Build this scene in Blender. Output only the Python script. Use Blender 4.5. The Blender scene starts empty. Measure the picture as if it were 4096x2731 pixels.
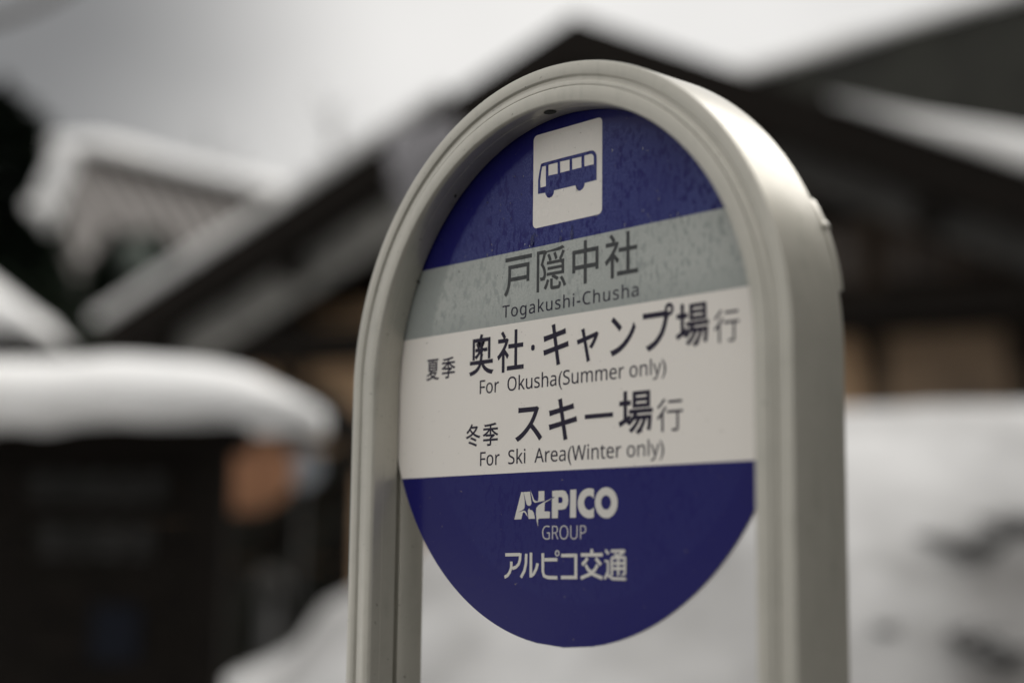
import bpy, bmesh, math, random
from mathutils import Vector, Matrix, noise

sc = bpy.context.scene
col = sc.collection
rad = math.radians
random.seed(7)

# ------------------------------------------------------------------ camera
CAM_R = Matrix(((0.671746, 0.09806, 0.734263), (0.74069, -0.104505, -0.663669), (0.011655, 0.989678, -0.142833)))
CAM_P = Vector((0.713325, -0.668867, 1.627669))
cd = bpy.data.cameras.new("camera")
cam = bpy.data.objects.new("camera", cd)
col.objects.link(cam)
cam.matrix_world = Matrix.Translation(CAM_P) @ CAM_R.to_4x4()
cd.sensor_width = 36.0
cd.lens = 54.36
cd.clip_start = 0.05
cd.clip_end = 600
cd.dof.use_dof = True
cd.dof.aperture_fstop = 1.95
cd.dof.aperture_blades = 0
focus = Vector((-0.038, 0.0232, 1.80))
cd.dof.focus_distance = (focus - CAM_P).dot(-CAM_R.col[2])
sc.camera = cam

# ------------------------------------------------------------------ sky, sun, exposure
SUN_EL, SUN_AZ = rad(46), rad(14)
w = bpy.data.worlds.new("World")
sc.world = w
w.use_nodes = True
nt = w.node_tree
nt.nodes.clear()
wo = nt.nodes.new('ShaderNodeOutputWorld')
bg = nt.nodes.new('ShaderNodeBackground')
bg.inputs['Strength'].default_value = 0.1
sky = nt.nodes.new('ShaderNodeTexSky')
sky.sky_type = 'NISHITA'
sky.sun_disc = False
sky.sun_elevation = SUN_EL
sky.sun_rotation = SUN_AZ
tc = nt.nodes.new('ShaderNodeTexCoord')
sep = nt.nodes.new('ShaderNodeSeparateXYZ')
nt.links.new(tc.outputs['Generated'], sep.inputs[0])
# overcast cloud layer: brighter towards the zenith, with broad soft cloud masses
mr = nt.nodes.new('ShaderNodeMapRange')
mr.inputs['From Min'].default_value = 0.0
mr.inputs['From Max'].default_value = 1.0
mr.inputs['To Min'].default_value = 5.2
mr.inputs['To Max'].default_value = 13.0
nt.links.new(sep.outputs['Z'], mr.inputs['Value'])
nz = nt.nodes.new('ShaderNodeTexNoise')
nz.inputs['Scale'].default_value = 2.1
nz.inputs['Detail'].default_value = 5
nz.inputs['Roughness'].default_value = 0.45
mp = nt.nodes.new('ShaderNodeMapping')
mp.inputs['Scale'].default_value = (1, 1, 1.8)
nt.links.new(tc.outputs['Generated'], mp.inputs['Vector'])
nt.links.new(mp.outputs[0], nz.inputs['Vector'])
cr = nt.nodes.new('ShaderNodeMapRange')
cr.interpolation_type = 'SMOOTHSTEP'
cr.inputs['From Min'].default_value = 0.30
cr.inputs['From Max'].default_value = 0.62
cr.inputs['To Min'].default_value = 0.86
cr.inputs['To Max'].default_value = 1.06
nt.links.new(nz.outputs['Fac'], cr.inputs['Value'])
# lens vignette painted into the sky colour as a grey patch, upper left
vigdir = (Vector((-0.741869, 0.670545, 0)) - Vector((0.670545, 0.741869, 0)) * 0.55 + Vector((0, 0, 0.45))).normalized()
dp = nt.nodes.new('ShaderNodeVectorMath'); dp.operation = 'DOT_PRODUCT'
nrm = nt.nodes.new('ShaderNodeVectorMath'); nrm.operation = 'NORMALIZE'
nt.links.new(tc.outputs['Generated'], nrm.inputs[0]); nt.links.new(nrm.outputs[0], dp.inputs[0]); dp.inputs[1].default_value = vigdir
wob = nt.nodes.new('ShaderNodeMath'); wob.operation = 'MULTIPLY_ADD'; wob.inputs[1].default_value = 0.05
nt.links.new(nz.outputs['Fac'], wob.inputs[0]); nt.links.new(dp.outputs['Value'], wob.inputs[2])
cb = nt.nodes.new('ShaderNodeMapRange'); cb.interpolation_type = 'SMOOTHSTEP'
cb.inputs['From Min'].default_value = 0.945; cb.inputs['From Max'].default_value = 1.016
cb.inputs['To Min'].default_value = 1.0; cb.inputs['To Max'].default_value = 0.26
nt.links.new(wob.outputs[0], cb.inputs['Value'])
m0 = nt.nodes.new('ShaderNodeMath'); m0.operation = 'MULTIPLY'
nt.links.new(cr.outputs[0], m0.inputs[0]); nt.links.new(cb.outputs[0], m0.inputs[1])
mu = nt.nodes.new('ShaderNodeMath'); mu.operation = 'MULTIPLY'
nt.links.new(mr.outputs[0], mu.inputs[0]); nt.links.new(m0.outputs[0], mu.inputs[1])
cc = nt.nodes.new('ShaderNodeVectorMath'); cc.operation = 'SCALE'
cc.inputs[0].default_value = (1.0, 0.975, 0.935)
nt.links.new(mu.outputs[0], cc.inputs['Scale'])
mx = nt.nodes.new('ShaderNodeMix'); mx.data_type = 'RGBA'
mx.inputs['Factor'].default_value = 0.93
nt.links.new(sky.outputs[0], mx.inputs['A'])
nt.links.new(cc.outputs[0], mx.inputs['B'])
nt.links.new(mx.outputs['Result'], bg.inputs['Color'])
nt.links.new(bg.outputs[0], wo.inputs['Surface'])

sd = bpy.data.lights.new("sun", 'SUN')
sd.energy = 1.3
sd.angle = rad(42)
sd.color = (1.0, 0.96, 0.9)
sun = bpy.data.objects.new("sun", sd)
col.objects.link(sun)
sdir = Vector((math.sin(SUN_AZ) * math.cos(SUN_EL), math.cos(SUN_AZ) * math.cos(SUN_EL), math.sin(SUN_EL)))
sun.rotation_euler = sdir.to_track_quat('Z', 'Y').to_euler()
sun.location = (0, 0, 30)

vs = sc.view_settings
vs.view_transform = 'Standard'
vs.look = 'None'
vs.exposure = 0.16
vs.gamma = 1.0
vs.use_curve_mapping = False

# ------------------------------------------------------------------ helpers
FW = Vector((-0.741869, 0.670545, 0))
RT = Vector((0.670545, 0.741869, 0))


def W(x, d, z):
    """x metres right of and d metres ahead of the viewer's spot, z above the ground"""
    p = CAM_P + RT * x + FW * d
    return Vector((p.x, p.y, z))


def at(px, py, d):
    """the point d metres ahead seen at (px, py) of the 2352 x 1568 view of the photograph"""
    k = 4096 / 2352
    v = CAM_R @ Vector(((px * k - 2048) / 6184.63, -(py * k - 1365.5) / 6184.63, -1))
    return CAM_P + v * (d / v.dot(FW))


def tag(o, label=None, cat=None, group=None, kind=None):
    if label: o['label'] = label
    if cat: o['category'] = cat
    if group: o['group'] = group
    if kind: o['kind'] = kind
    return o


def empty(name, loc=(0, 0, 0), rz=0.0, label=None, cat=None, group=None):
    o = bpy.data.objects.new(name, None)
    col.objects.link(o)
    o.location = loc
    o.rotation_euler = (0, 0, rz)
    o.empty_display_size = 0.1
    return tag(o, label, cat, group)


class MB:
    def __init__(s):
        s.bm = bmesh.new()

    def box(s, x0, x1, y0, y1, z0, z1, bevel=0.0):
        r = bmesh.ops.create_cube(s.bm, size=1)
        for v in r['verts']:
            v.co = Vector(((x0 + x1) / 2 + v.co.x * (x1 - x0), (y0 + y1) / 2 + v.co.y * (y1 - y0), (z0 + z1) / 2 + v.co.z * (z1 - z0)))
        if bevel:
            es = list({e for v in r['verts'] for e in v.link_edges})
            bmesh.ops.bevel(s.bm, geom=es, offset=bevel, segments=2, affect='EDGES')
        return s

    def hull(s, bottom, top):
        """prism between two loops of the same length"""
        n = len(bottom)
        a = [s.bm.verts.new(p) for p in bottom]
        b = [s.bm.verts.new(p) for p in top]
        s.bm.faces.new(a[::-1]); s.bm.faces.new(b)
        for i in range(n):
            s.bm.faces.new((a[i], a[(i + 1) % n], b[(i + 1) % n], b[i]))
        return s

    def bar(s, p, q, wd, ht, up=(0, 0, 1)):
        p = Vector(p); q = Vector(q); t = (q - p).normalized()
        sd_ = t.cross(Vector(up)).normalized() * wd / 2
        u = sd_.cross(t).normalized() * ht / 2
        return s.hull([p - sd_ - u, p + sd_ - u, p + sd_ + u, p - sd_ + u], [q - sd_ - u, q + sd_ - u, q + sd_ + u, q - sd_ + u])

    def tube(s, pts, r, n=10):
        rings = []
        for i, p in enumerate(pts):
            p = Vector(p)
            t = (Vector(pts[min(i + 1, len(pts) - 1)]) - Vector(pts[max(i - 1, 0)])).normalized()
            a = t.orthogonal().normalized(); b = t.cross(a)
            rr = r[i] if isinstance(r, (list, tuple)) else r
            if rings:
                # keep rings aligned
                a = (a0 - t * a0.dot(t)).normalized(); b = t.cross(a)
            a0 = a
            rings.append([s.bm.verts.new(p + (a * math.cos(2 * math.pi * k / n) + b * math.sin(2 * math.pi * k / n)) * rr) for k in range(n)])
        for i in range(len(rings) - 1):
            for k in range(n):
                s.bm.faces.new((rings[i][k], rings[i][(k + 1) % n], rings[i + 1][(k + 1) % n], rings[i + 1][k]))
        s.bm.faces.new(rings[0][::-1]); s.bm.faces.new(rings[-1])
        return s

    def blob(s, c, rx, ry, rz, seed=0, rough=0.25, sub=3, flat=None):
        r = bmesh.ops.create_icosphere(s.bm, subdivisions=sub, radius=1)
        c = Vector(c)
        for v in r['verts']:
            d = v.co.normalized()
            k = 1 + rough * (noise.noise(d * 1.3 + Vector((seed * 3.1, seed, 0))) + 0.5 * noise.noise(d * 3.1 + Vector((0, seed * 2.3, seed))))
            p = Vector((d.x * rx * k, d.y * ry * k, d.z * rz * k))
            if flat is not None and p.z < flat: p.z = flat
            v.co = c + p
        return s

    def build(s, name, mat, parent=None, smooth=False, sharp=None, kind=None):
        me = bpy.data.meshes.new(name)
        bmesh.ops.recalc_face_normals(s.bm, faces=s.bm.faces)
        s.bm.to_mesh(me); s.bm.free()
        if mat: me.materials.append(mat)
        if smooth:
            me.shade_smooth()
            if sharp: me.set_sharp_from_angle(angle=rad(sharp))
        o = bpy.data.objects.new(name, me)
        col.objects.link(o)
        if parent: o.parent = parent
        if kind: o['kind'] = kind
        return o


def mat(name, c, rough=0.7, metal=0.0, spec=0.5, noise_scale=None, c2=None, lo=0.35, hi=0.65, bump=0.0, bscale=None, stretch=None, coat=0.0, coords='Object'):
    m = bpy.data.materials.new(name); m.use_nodes = True
    n = m.node_tree.nodes; l = m.node_tree.links
    b = n['Principled BSDF']
    b.inputs['Base Color'].default_value = (*c, 1)
    b.inputs['Roughness'].default_value = rough
    b.inputs['Metallic'].default_value = metal
    b.inputs['Specular IOR Level'].default_value = spec
    b.inputs['Coat Weight'].default_value = coat
    b.inputs['Coat Roughness'].default_value = 0.08
    t = n.new('ShaderNodeTexCoord'); mpp = n.new('ShaderNodeMapping')
    if stretch: mpp.inputs['Scale'].default_value = stretch
    l.new(t.outputs[coords], mpp.inputs[0])
    if c2 is not None:
        z = n.new('ShaderNodeTexNoise'); z.inputs['Scale'].default_value = noise_scale or 5; z.inputs['Detail'].default_value = 6
        l.new(mpp.outputs[0], z.inputs['Vector'])
        r = n.new('ShaderNodeMapRange'); r.inputs['From Min'].default_value = lo; r.inputs['From Max'].default_value = hi
        l.new(z.outputs['Fac'], r.inputs['Value'])
        x = n.new('ShaderNodeMix'); x.data_type = 'RGBA'
        x.inputs['A'].default_value = (*c, 1); x.inputs['B'].default_value = (*c2, 1)
        l.new(r.outputs[0], x.inputs['Factor']); l.new(x.outputs['Result'], b.inputs['Base Color'])
    if bump:
        z2 = n.new('ShaderNodeTexNoise'); z2.inputs['Scale'].default_value = bscale or 20; z2.inputs['Detail'].default_value = 4
        l.new(mpp.outputs[0], z2.inputs['Vector'])
        bp_ = n.new('ShaderNodeBump'); bp_.inputs['Strength'].default_value = bump; bp_.inputs['Distance'].default_value = 0.02
        l.new(z2.outputs['Fac'], bp_.inputs['Height']); l.new(bp_.outputs[0], b.inputs['Normal'])
    return m


M_snow = mat('snow', (0.90, 0.895, 0.885), 0.85, spec=0.2, noise_scale=1.3, c2=(0.82, 0.825, 0.83), bump=0.5, bscale=9)
M_dirty_vignetted_snow = mat('roadside_snow', (0.70, 0.70, 0.70), 0.9, spec=0.2, noise_scale=1.1, c2=(0.30, 0.295, 0.29), lo=0.42, hi=0.72, bump=0.7, bscale=7)
M_clod = mat('dirty_ice', (0.30, 0.295, 0.29), 0.8, noise_scale=7, c2=(0.12, 0.12, 0.12), bump=0.8, bscale=12)
M_road = mat('wet_asphalt', (0.03, 0.03, 0.031), 0.45, noise_scale=3, c2=(0.055, 0.055, 0.055), bump=0.3, bscale=90)
M_black = mat('dark_stained_wood', (0.008, 0.0068, 0.006), 0.85, spec=0.08, noise_scale=8, c2=(0.014, 0.0115, 0.0095), bump=0.3, bscale=30, stretch=(1, 1, 6))
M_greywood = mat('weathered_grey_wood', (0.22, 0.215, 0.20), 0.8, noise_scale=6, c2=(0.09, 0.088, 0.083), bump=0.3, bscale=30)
M_plaster = mat('ochre_wall_board', (0.46, 0.30, 0.175), 0.85, noise_scale=1.5, c2=(0.34, 0.225, 0.135), bump=0.2, bscale=25)
M_dplaster = mat('dark_brown_board', (0.020, 0.015, 0.012), 0.85, spec=0.1, noise_scale=2, c2=(0.03, 0.021, 0.015), bump=0.2, bscale=25)
M_shoji = mat('brown_window_lattice_backing', (0.085, 0.052, 0.032), 0.5, noise_scale=3, c2=(0.055, 0.04, 0.03))
M_roof = mat('ribbed_metal_roof', (0.23, 0.215, 0.205), 0.55, spec=0.4, noise_scale=0.9, c2=(0.17, 0.155, 0.145), bump=0.1)
M_rib = mat('roof_rib_metal', (0.10, 0.09, 0.085), 0.5)
M_leaf = mat('conifer_needles', (0.010, 0.016, 0.011), 0.9, spec=0.05, noise_scale=2.5, c2=(0.020, 0.028, 0.018))
M_leaf2 = mat('dark_cedar_needles', (0.014, 0.018, 0.012), 0.9, spec=0.05, noise_scale=2.5, c2=(0.032, 0.036, 0.026))
M_bark = mat('bark', (0.045, 0.032, 0.024), 0.9, noise_scale=10, c2=(0.02, 0.016, 0.013), bump=0.6, bscale=14, stretch=(1, 1, .25))
M_orange = mat('orange_lantern_paper', (0.36, 0.185, 0.105), 0.8, spec=0.1, noise_scale=6, c2=(0.26, 0.13, 0.075))
M_white = mat('white_enamel', (0.34, 0.37, 0.41), 0.4, noise_scale=20, c2=(0.24, 0.27, 0.30))
M_frost = mat('frosted_foliage', (0.19, 0.215, 0.198), 0.9, spec=0.1, noise_scale=9, c2=(0.07, 0.085, 0.072), bump=0.8, bscale=14)
M_shadedsnow = mat('grey_shaded_snow_crust', (0.24, 0.235, 0.25), 0.9, spec=0.1, noise_scale=3, c2=(0.20, 0.195, 0.205), bump=0.5, bscale=8)  # snow with its shade put into the colour
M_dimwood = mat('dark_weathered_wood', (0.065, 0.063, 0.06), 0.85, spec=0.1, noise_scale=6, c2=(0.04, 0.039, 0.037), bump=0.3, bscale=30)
M_letter = mat('faded_board_lettering', (0.062, 0.062, 0.06), 0.85, spec=0.1, noise_scale=8, c2=(0.035, 0.035, 0.034))
M_blue2 = mat('faded_blue_notice', (0.010, 0.012, 0.018), 0.8, spec=0.1)
M_steel = mat('dull_steel', (0.35, 0.35, 0.35), 0.4, metal=0.9, noise_scale=30, c2=(0.22, 0.22, 0.22))
M_dark = mat('dark_slot', (0.02, 0.022, 0.018), 0.8)
M_cable = mat('black_cable', (0.012, 0.012, 0.012), 0.6)
M_shelter = mat('damp_grey_boards', (0.017, 0.0175, 0.015), 0.9, spec=0.08, noise_scale=4, c2=(0.030, 0.030, 0.025))
M_brown = mat('brown_wall_board', (0.26, 0.18, 0.115), 0.85, noise_scale=1.5, c2=(0.10, 0.072, 0.05))
M_post = mat('brown_post_timber', (0.085, 0.062, 0.043), 0.85, spec=0.1, noise_scale=4, c2=(0.05, 0.037, 0.027))
M_thatch = mat('mossy_thatch', (0.016, 0.016, 0.0145), 0.95, spec=0.05, noise_scale=1.2, c2=(0.028, 0.0285, 0.024), bump=0.9, bscale=7, stretch=(1, 1, .4))
M_concrete = mat('concrete', (0.28, 0.27, 0.26), 0.9, noise_scale=12, c2=(0.2, 0.19, 0.18), bump=0.4, bscale=40)

# lens vignette painted into the snow colour, darker nearer and towards the right
_n = M_dirty_vignetted_snow.node_tree.nodes; _l = M_dirty_vignetted_snow.node_tree.links
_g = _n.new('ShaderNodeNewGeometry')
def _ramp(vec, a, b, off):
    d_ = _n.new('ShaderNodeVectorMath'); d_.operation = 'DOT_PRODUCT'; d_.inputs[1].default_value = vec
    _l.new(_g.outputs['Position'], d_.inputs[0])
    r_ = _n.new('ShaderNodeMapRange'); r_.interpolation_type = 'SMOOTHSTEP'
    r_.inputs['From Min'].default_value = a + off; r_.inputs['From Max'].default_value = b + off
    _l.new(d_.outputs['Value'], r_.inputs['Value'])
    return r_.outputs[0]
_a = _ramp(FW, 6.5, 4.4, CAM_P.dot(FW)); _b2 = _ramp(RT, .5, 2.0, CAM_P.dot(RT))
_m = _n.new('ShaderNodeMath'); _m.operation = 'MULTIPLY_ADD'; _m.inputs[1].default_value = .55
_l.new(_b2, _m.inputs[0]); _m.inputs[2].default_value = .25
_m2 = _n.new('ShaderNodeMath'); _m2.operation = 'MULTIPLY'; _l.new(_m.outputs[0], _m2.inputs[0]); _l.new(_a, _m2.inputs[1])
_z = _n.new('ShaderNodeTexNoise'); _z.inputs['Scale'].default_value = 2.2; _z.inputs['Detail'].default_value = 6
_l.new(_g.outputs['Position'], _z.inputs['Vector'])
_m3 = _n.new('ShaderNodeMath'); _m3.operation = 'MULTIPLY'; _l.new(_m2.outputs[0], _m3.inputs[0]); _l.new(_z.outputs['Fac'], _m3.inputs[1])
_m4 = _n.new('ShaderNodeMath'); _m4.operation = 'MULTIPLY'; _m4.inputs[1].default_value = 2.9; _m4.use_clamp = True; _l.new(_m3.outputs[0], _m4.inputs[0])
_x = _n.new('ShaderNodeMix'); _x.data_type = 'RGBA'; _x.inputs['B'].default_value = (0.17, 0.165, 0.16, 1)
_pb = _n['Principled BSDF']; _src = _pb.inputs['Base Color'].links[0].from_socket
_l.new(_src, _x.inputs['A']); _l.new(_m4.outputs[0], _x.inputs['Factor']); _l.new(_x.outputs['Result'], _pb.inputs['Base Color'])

# ------------------------------------------------------------------ materials of the bus stop sign
def frame_material():
    m = bpy.data.materials.new('champagne_aluminium'); m.use_nodes = True
    n = m.node_tree.nodes; l = m.node_tree.links; b = n['Principled BSDF']
    t = n.new('ShaderNodeTexCoord')
    z = n.new('ShaderNodeTexNoise'); z.inputs['Scale'].default_value = 9; z.inputs['Detail'].default_value = 5
    l.new(t.outputs['Object'], z.inputs['Vector'])
    x = n.new('ShaderNodeMix'); x.data_type = 'RGBA'
    x.inputs['A'].default_value = (0.485, 0.465, 0.41, 1); x.inputs['B'].default_value = (0.44, 0.425, 0.37, 1)
    l.new(z.outputs['Fac'], x.inputs['Factor'])
    # specks of grime
    v = n.new('ShaderNodeTexNoise'); v.inputs['Scale'].default_value = 260; v.inputs['Detail'].default_value = 2
    l.new(t.outputs['Object'], v.inputs['Vector'])
    r = n.new('ShaderNodeMapRange'); r.inputs['From Min'].default_value = 0.70; r.inputs['From Max'].default_value = 0.76; r.inputs['To Max'].default_value = 0.75
    l.new(v.outputs['Fac'], r.inputs['Value'])
    y = n.new('ShaderNodeMix'); y.data_type = 'RGBA'; y.inputs['B'].default_value = (0.12, 0.11, 0.09, 1)
    l.new(r.outputs[0], y.inputs['Factor']); l.new(x.outputs['Result'], y.inputs['A']); l.new(y.outputs['Result'], b.inputs['Base Color'])
    st_ = n.new('ShaderNodeMapping'); st_.inputs['Scale'].default_value = (1, 1, 0.12); l.new(t.outputs['Object'], st_.inputs[0])
    sn = n.new('ShaderNodeTexNoise'); sn.inputs['Scale'].default_value = 130; sn.inputs['Detail'].default_value = 4; l.new(st_.outputs[0], sn.inputs['Vector'])
    sr = n.new('ShaderNodeMapRange'); sr.inputs['From Min'].default_value = 0.50; sr.inputs['From Max'].default_value = 0.78; sr.inputs['To Max'].default_value = 0.42
    l.new(sn.outputs['Fac'], sr.inputs['Value'])
    gr = n.new('ShaderNodeTexNoise'); gr.inputs['Scale'].default_value = 14; gr.inputs['Detail'].default_value = 8; gr.inputs['Roughness'].default_value = 0.7
    l.new(t.outputs['Object'], gr.inputs['Vector'])
    gm = n.new('ShaderNodeMapRange'); gm.inputs['From Min'].default_value = 0.42; gm.inputs['From Max'].default_value = 0.66
    l.new(gr.outputs['Fac'], gm.inputs['Value'])
    gx = n.new('ShaderNodeMath'); gx.operation = 'MULTIPLY'; l.new(sr.outputs[0], gx.inputs[0]); l.new(gm.outputs[0], gx.inputs[1])
    ga = n.new('ShaderNodeMath'); ga.operation = 'MULTIPLY_ADD'; ga.inputs[1].default_value = 0.16; l.new(gm.outputs[0], ga.inputs[0]); l.new(gx.outputs[0], ga.inputs[2])
    y2 = n.new('ShaderNodeMix'); y2.data_type = 'RGBA'; y2.inputs['B'].default_value = (0.20, 0.20, 0.165, 1)
    l.new(ga.outputs[0], y2.inputs['Factor']); l.new(y.outputs['Result'], y2.inputs['A']); l.new(y2.outputs['Result'], b.inputs['Base Color'])
    b.inputs['Metallic'].default_value = 0.35
    b.inputs['Coat Weight'].default_value = 0.5; b.inputs['Coat Roughness'].default_value = 0.2
    z3 = n.new('ShaderNodeTexNoise'); z3.inputs['Scale'].default_value = 25; z3.inputs['Detail'].default_value = 4
    l.new(t.outputs['Object'], z3.inputs['Vector'])
    r3 = n.new('ShaderNodeMapRange'); r3.inputs['To Min'].default_value = 0.26; r3.inputs['To Max'].default_value = 0.44
    l.new(z3.outputs['Fac'], r3.inputs['Value']); l.new(r3.outputs[0], b.inputs['Roughness'])
    z2 = n.new('ShaderNodeTexNoise'); z2.inputs['Scale'].default_value = 900
    l.new(t.outputs['Object'], z2.inputs['Vector'])
    bb = n.new('ShaderNodeBump'); bb.inputs['Strength'].default_value = 0.12; bb.inputs['Distance'].default_value = 0.0006
    l.new(z2.outputs['Fac'], bb.inputs['Height']); l.new(bb.outputs[0], b.inputs['Normal'])
    return m


def film(name, c, film_c, amount, rough=0.16, rough_f=0.34):
    """glossy printed sheet with a thin dried-water film, cleared in drip-shaped spots on its upper half"""
    m = bpy.data.materials.new(name); m.use_nodes = True
    n = m.node_tree.nodes; l = m.node_tree.links; b = n['Principled BSDF']
    b.inputs['Specular IOR Level'].default_value = 0.14
    t = n.new('ShaderNodeTexCoord')
    s = n.new('ShaderNodeSeparateXYZ'); l.new(t.outputs['Object'], s.inputs[0])
    up = n.new('ShaderNodeMapRange'); up.interpolation_type = 'SMOOTHSTEP'
    up.inputs['From Min'].default_value = 0.030; up.inputs['From Max'].default_value = 0.062
    l.new(s.outputs['Z'], up.inputs['Value']); up.inputs['To Min'].default_value = 0.14
    # the film thins out towards the rim under the arch
    ds = n.new('ShaderNodeVectorMath'); ds.operation = 'DISTANCE'; ds.inputs[1].default_value = (0.012, 0.0232, 0.008); l.new(t.outputs['Object'], ds.inputs[0])
    sh_ = n.new('ShaderNodeMapRange'); sh_.interpolation_type = 'SMOOTHSTEP'; sh_.inputs['From Min'].default_value = 0.1515; sh_.inputs['From Max'].default_value = 0.1565
    sh_.inputs['To Min'].default_value = 1.0; sh_.inputs['To Max'].default_value = 0.12; l.new(ds.outputs['Value'], sh_.inputs['Value'])
    uu = n.new('ShaderNodeMath'); uu.operation = 'MULTIPLY'; l.new(up.outputs[0], uu.inputs[0]); l.new(sh_.outputs[0], uu.inputs[1]); up = uu
    def nz_(scale, st, lo, hi, det=3):
        mm_ = n.new('ShaderNodeMapping'); mm_.inputs['Scale'].default_value = st
        l.new(t.outputs['Object'], mm_.inputs[0])
        z = n.new('ShaderNodeTexNoise'); z.inputs['Scale'].default_value = scale; z.inputs['Detail'].default_value = det
        l.new(mm_.outputs[0], z.inputs['Vector'])
        r = n.new('ShaderNodeMapRange'); r.inputs['From Min'].default_value = lo; r.inputs['From Max'].default_value = hi
        l.new(z.outputs['Fac'], r.inputs['Value'])
        return r.outputs[0]
    def mul(a, b_):
        k = n.new('ShaderNodeMath'); k.operation = 'MULTIPLY'
        for i, q in enumerate((a, b_)):
            if isinstance(q, float): k.inputs[i].default_value = q
            else: l.new(q, k.inputs[i])
        return k.outputs[0]
    spots = nz_(330, (1, 1, 0.5), 0.61, 0.53)          # 1 = film, 0 = drop-shaped clear spot
    patch = nz_(34, (1, 1, 0.5), 0.50, 0.36)          # 1 = patch where every drop has dried off
    sp_ = n.new('ShaderNodeMath'); sp_.operation = 'MAXIMUM'; l.new(spots, sp_.inputs[0]); l.new(patch, sp_.inputs[1]); spots = sp_.outputs[0]
    broad = nz_(15, (1, 1, 0.45), 0.34, 0.62)
    fine = nz_(900, (1, 1, 0.8), 0.35, 0.6, 2)
    lowf = n.new('ShaderNodeMapRange'); lowf.inputs['To Min'].default_value = 0.55; lowf.inputs['To Max'].default_value = 1.0
    l.new(fine, lowf.inputs['Value'])
    b2 = n.new('ShaderNodeMapRange'); b2.inputs['To Min'].default_value = 0.62; b2.inputs['To Max'].default_value = 1.0
    l.new(broad, b2.inputs['Value'])
    f = mul(mul(mul(spots, b2.outputs[0]), lowf.outputs[0]), up.outputs[0])
    fa = mul(f, amount)
    x = n.new('ShaderNodeMix'); x.data_type = 'RGBA'
    x.inputs['A'].default_value = (*c, 1); x.inputs['B'].default_value = (*film_c, 1)
    l.new(fa, x.inputs['Factor'])
    # scattered dust specks everywhere
    d = nz_(420, (1, 1, 1), 0.735, 0.78, 2)
    y = n.new('ShaderNodeMix'); y.data_type = 'RGBA'; y.inputs['B'].default_value = (0.22, 0.19, 0.15, 1)
    l.new(mul(d, 0.6), y.inputs['Factor']); l.new(x.outputs['Result'], y.inputs['A'])
    l.new(y.outputs['Result'], b.inputs['Base Color'])
    rr = n.new('ShaderNodeMapRange'); rr.inputs['To Min'].default_value = rough; rr.inputs['To Max'].default_value = rough_f
    l.new(f, rr.inputs['Value']); l.new(rr.outputs[0], b.inputs['Roughness'])
    # vinyl orange peel and drop relief
    z2 = n.new('ShaderNodeTexNoise'); z2.inputs['Scale'].default_value = 160; z2.inputs['Detail'].default_value = 3
    l.new(t.outputs['Object'], z2.inputs['Vector'])
    ad = n.new('ShaderNodeMath'); ad.operation = 'MULTIPLY_ADD'; ad.inputs[1].default_value = -1.2
    l.new(mul(spots, up.outputs[0]), ad.inputs[0]); l.new(z2.outputs['Fac'], ad.inputs[2])
    bb = n.new('ShaderNodeBump'); bb.inputs['Strength'].default_value = 0.10; bb.inputs['Distance'].default_value = 0.0008
    l.new(ad.outputs[0], bb.inputs['Height']); l.new(bb.outputs[0], b.inputs['Normal'])
    return m


M_frame = frame_material()
M_blue = film('blue_print', (0.0120, 0.0110, 0.122), (0.085, 0.11, 0.30), 0.55)
M_grey = film('grey_print', (0.34, 0.365, 0.35), (0.53, 0.55, 0.52), 0.8)
M_wht = film('white_print', (0.86, 0.82, 0.765), (0.78, 0.75, 0.70), 0.6)
M_ink = film('dark_ink', (0.018, 0.014, 0.034), (0.05, 0.05, 0.06), 0.4, 0.3, 0.4)
M_ink2 = film('grey_ink', (0.046, 0.050, 0.052), (0.095, 0.097, 0.10), 0.55, 0.3, 0.4)
M_ltxt = film('pale_print', (0.68, 0.66, 0.62), (0.68, 0.66, 0.62), 0.3)
M_water = bpy.data.materials.new('water'); M_water.use_nodes = True
_b = M_water.node_tree.nodes['Principled BSDF']
_b.inputs['Transmission Weight'].default_value = 1.0; _b.inputs['IOR'].default_value = 1.33; _b.inputs['Roughness'].default_value = 0.02

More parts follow.
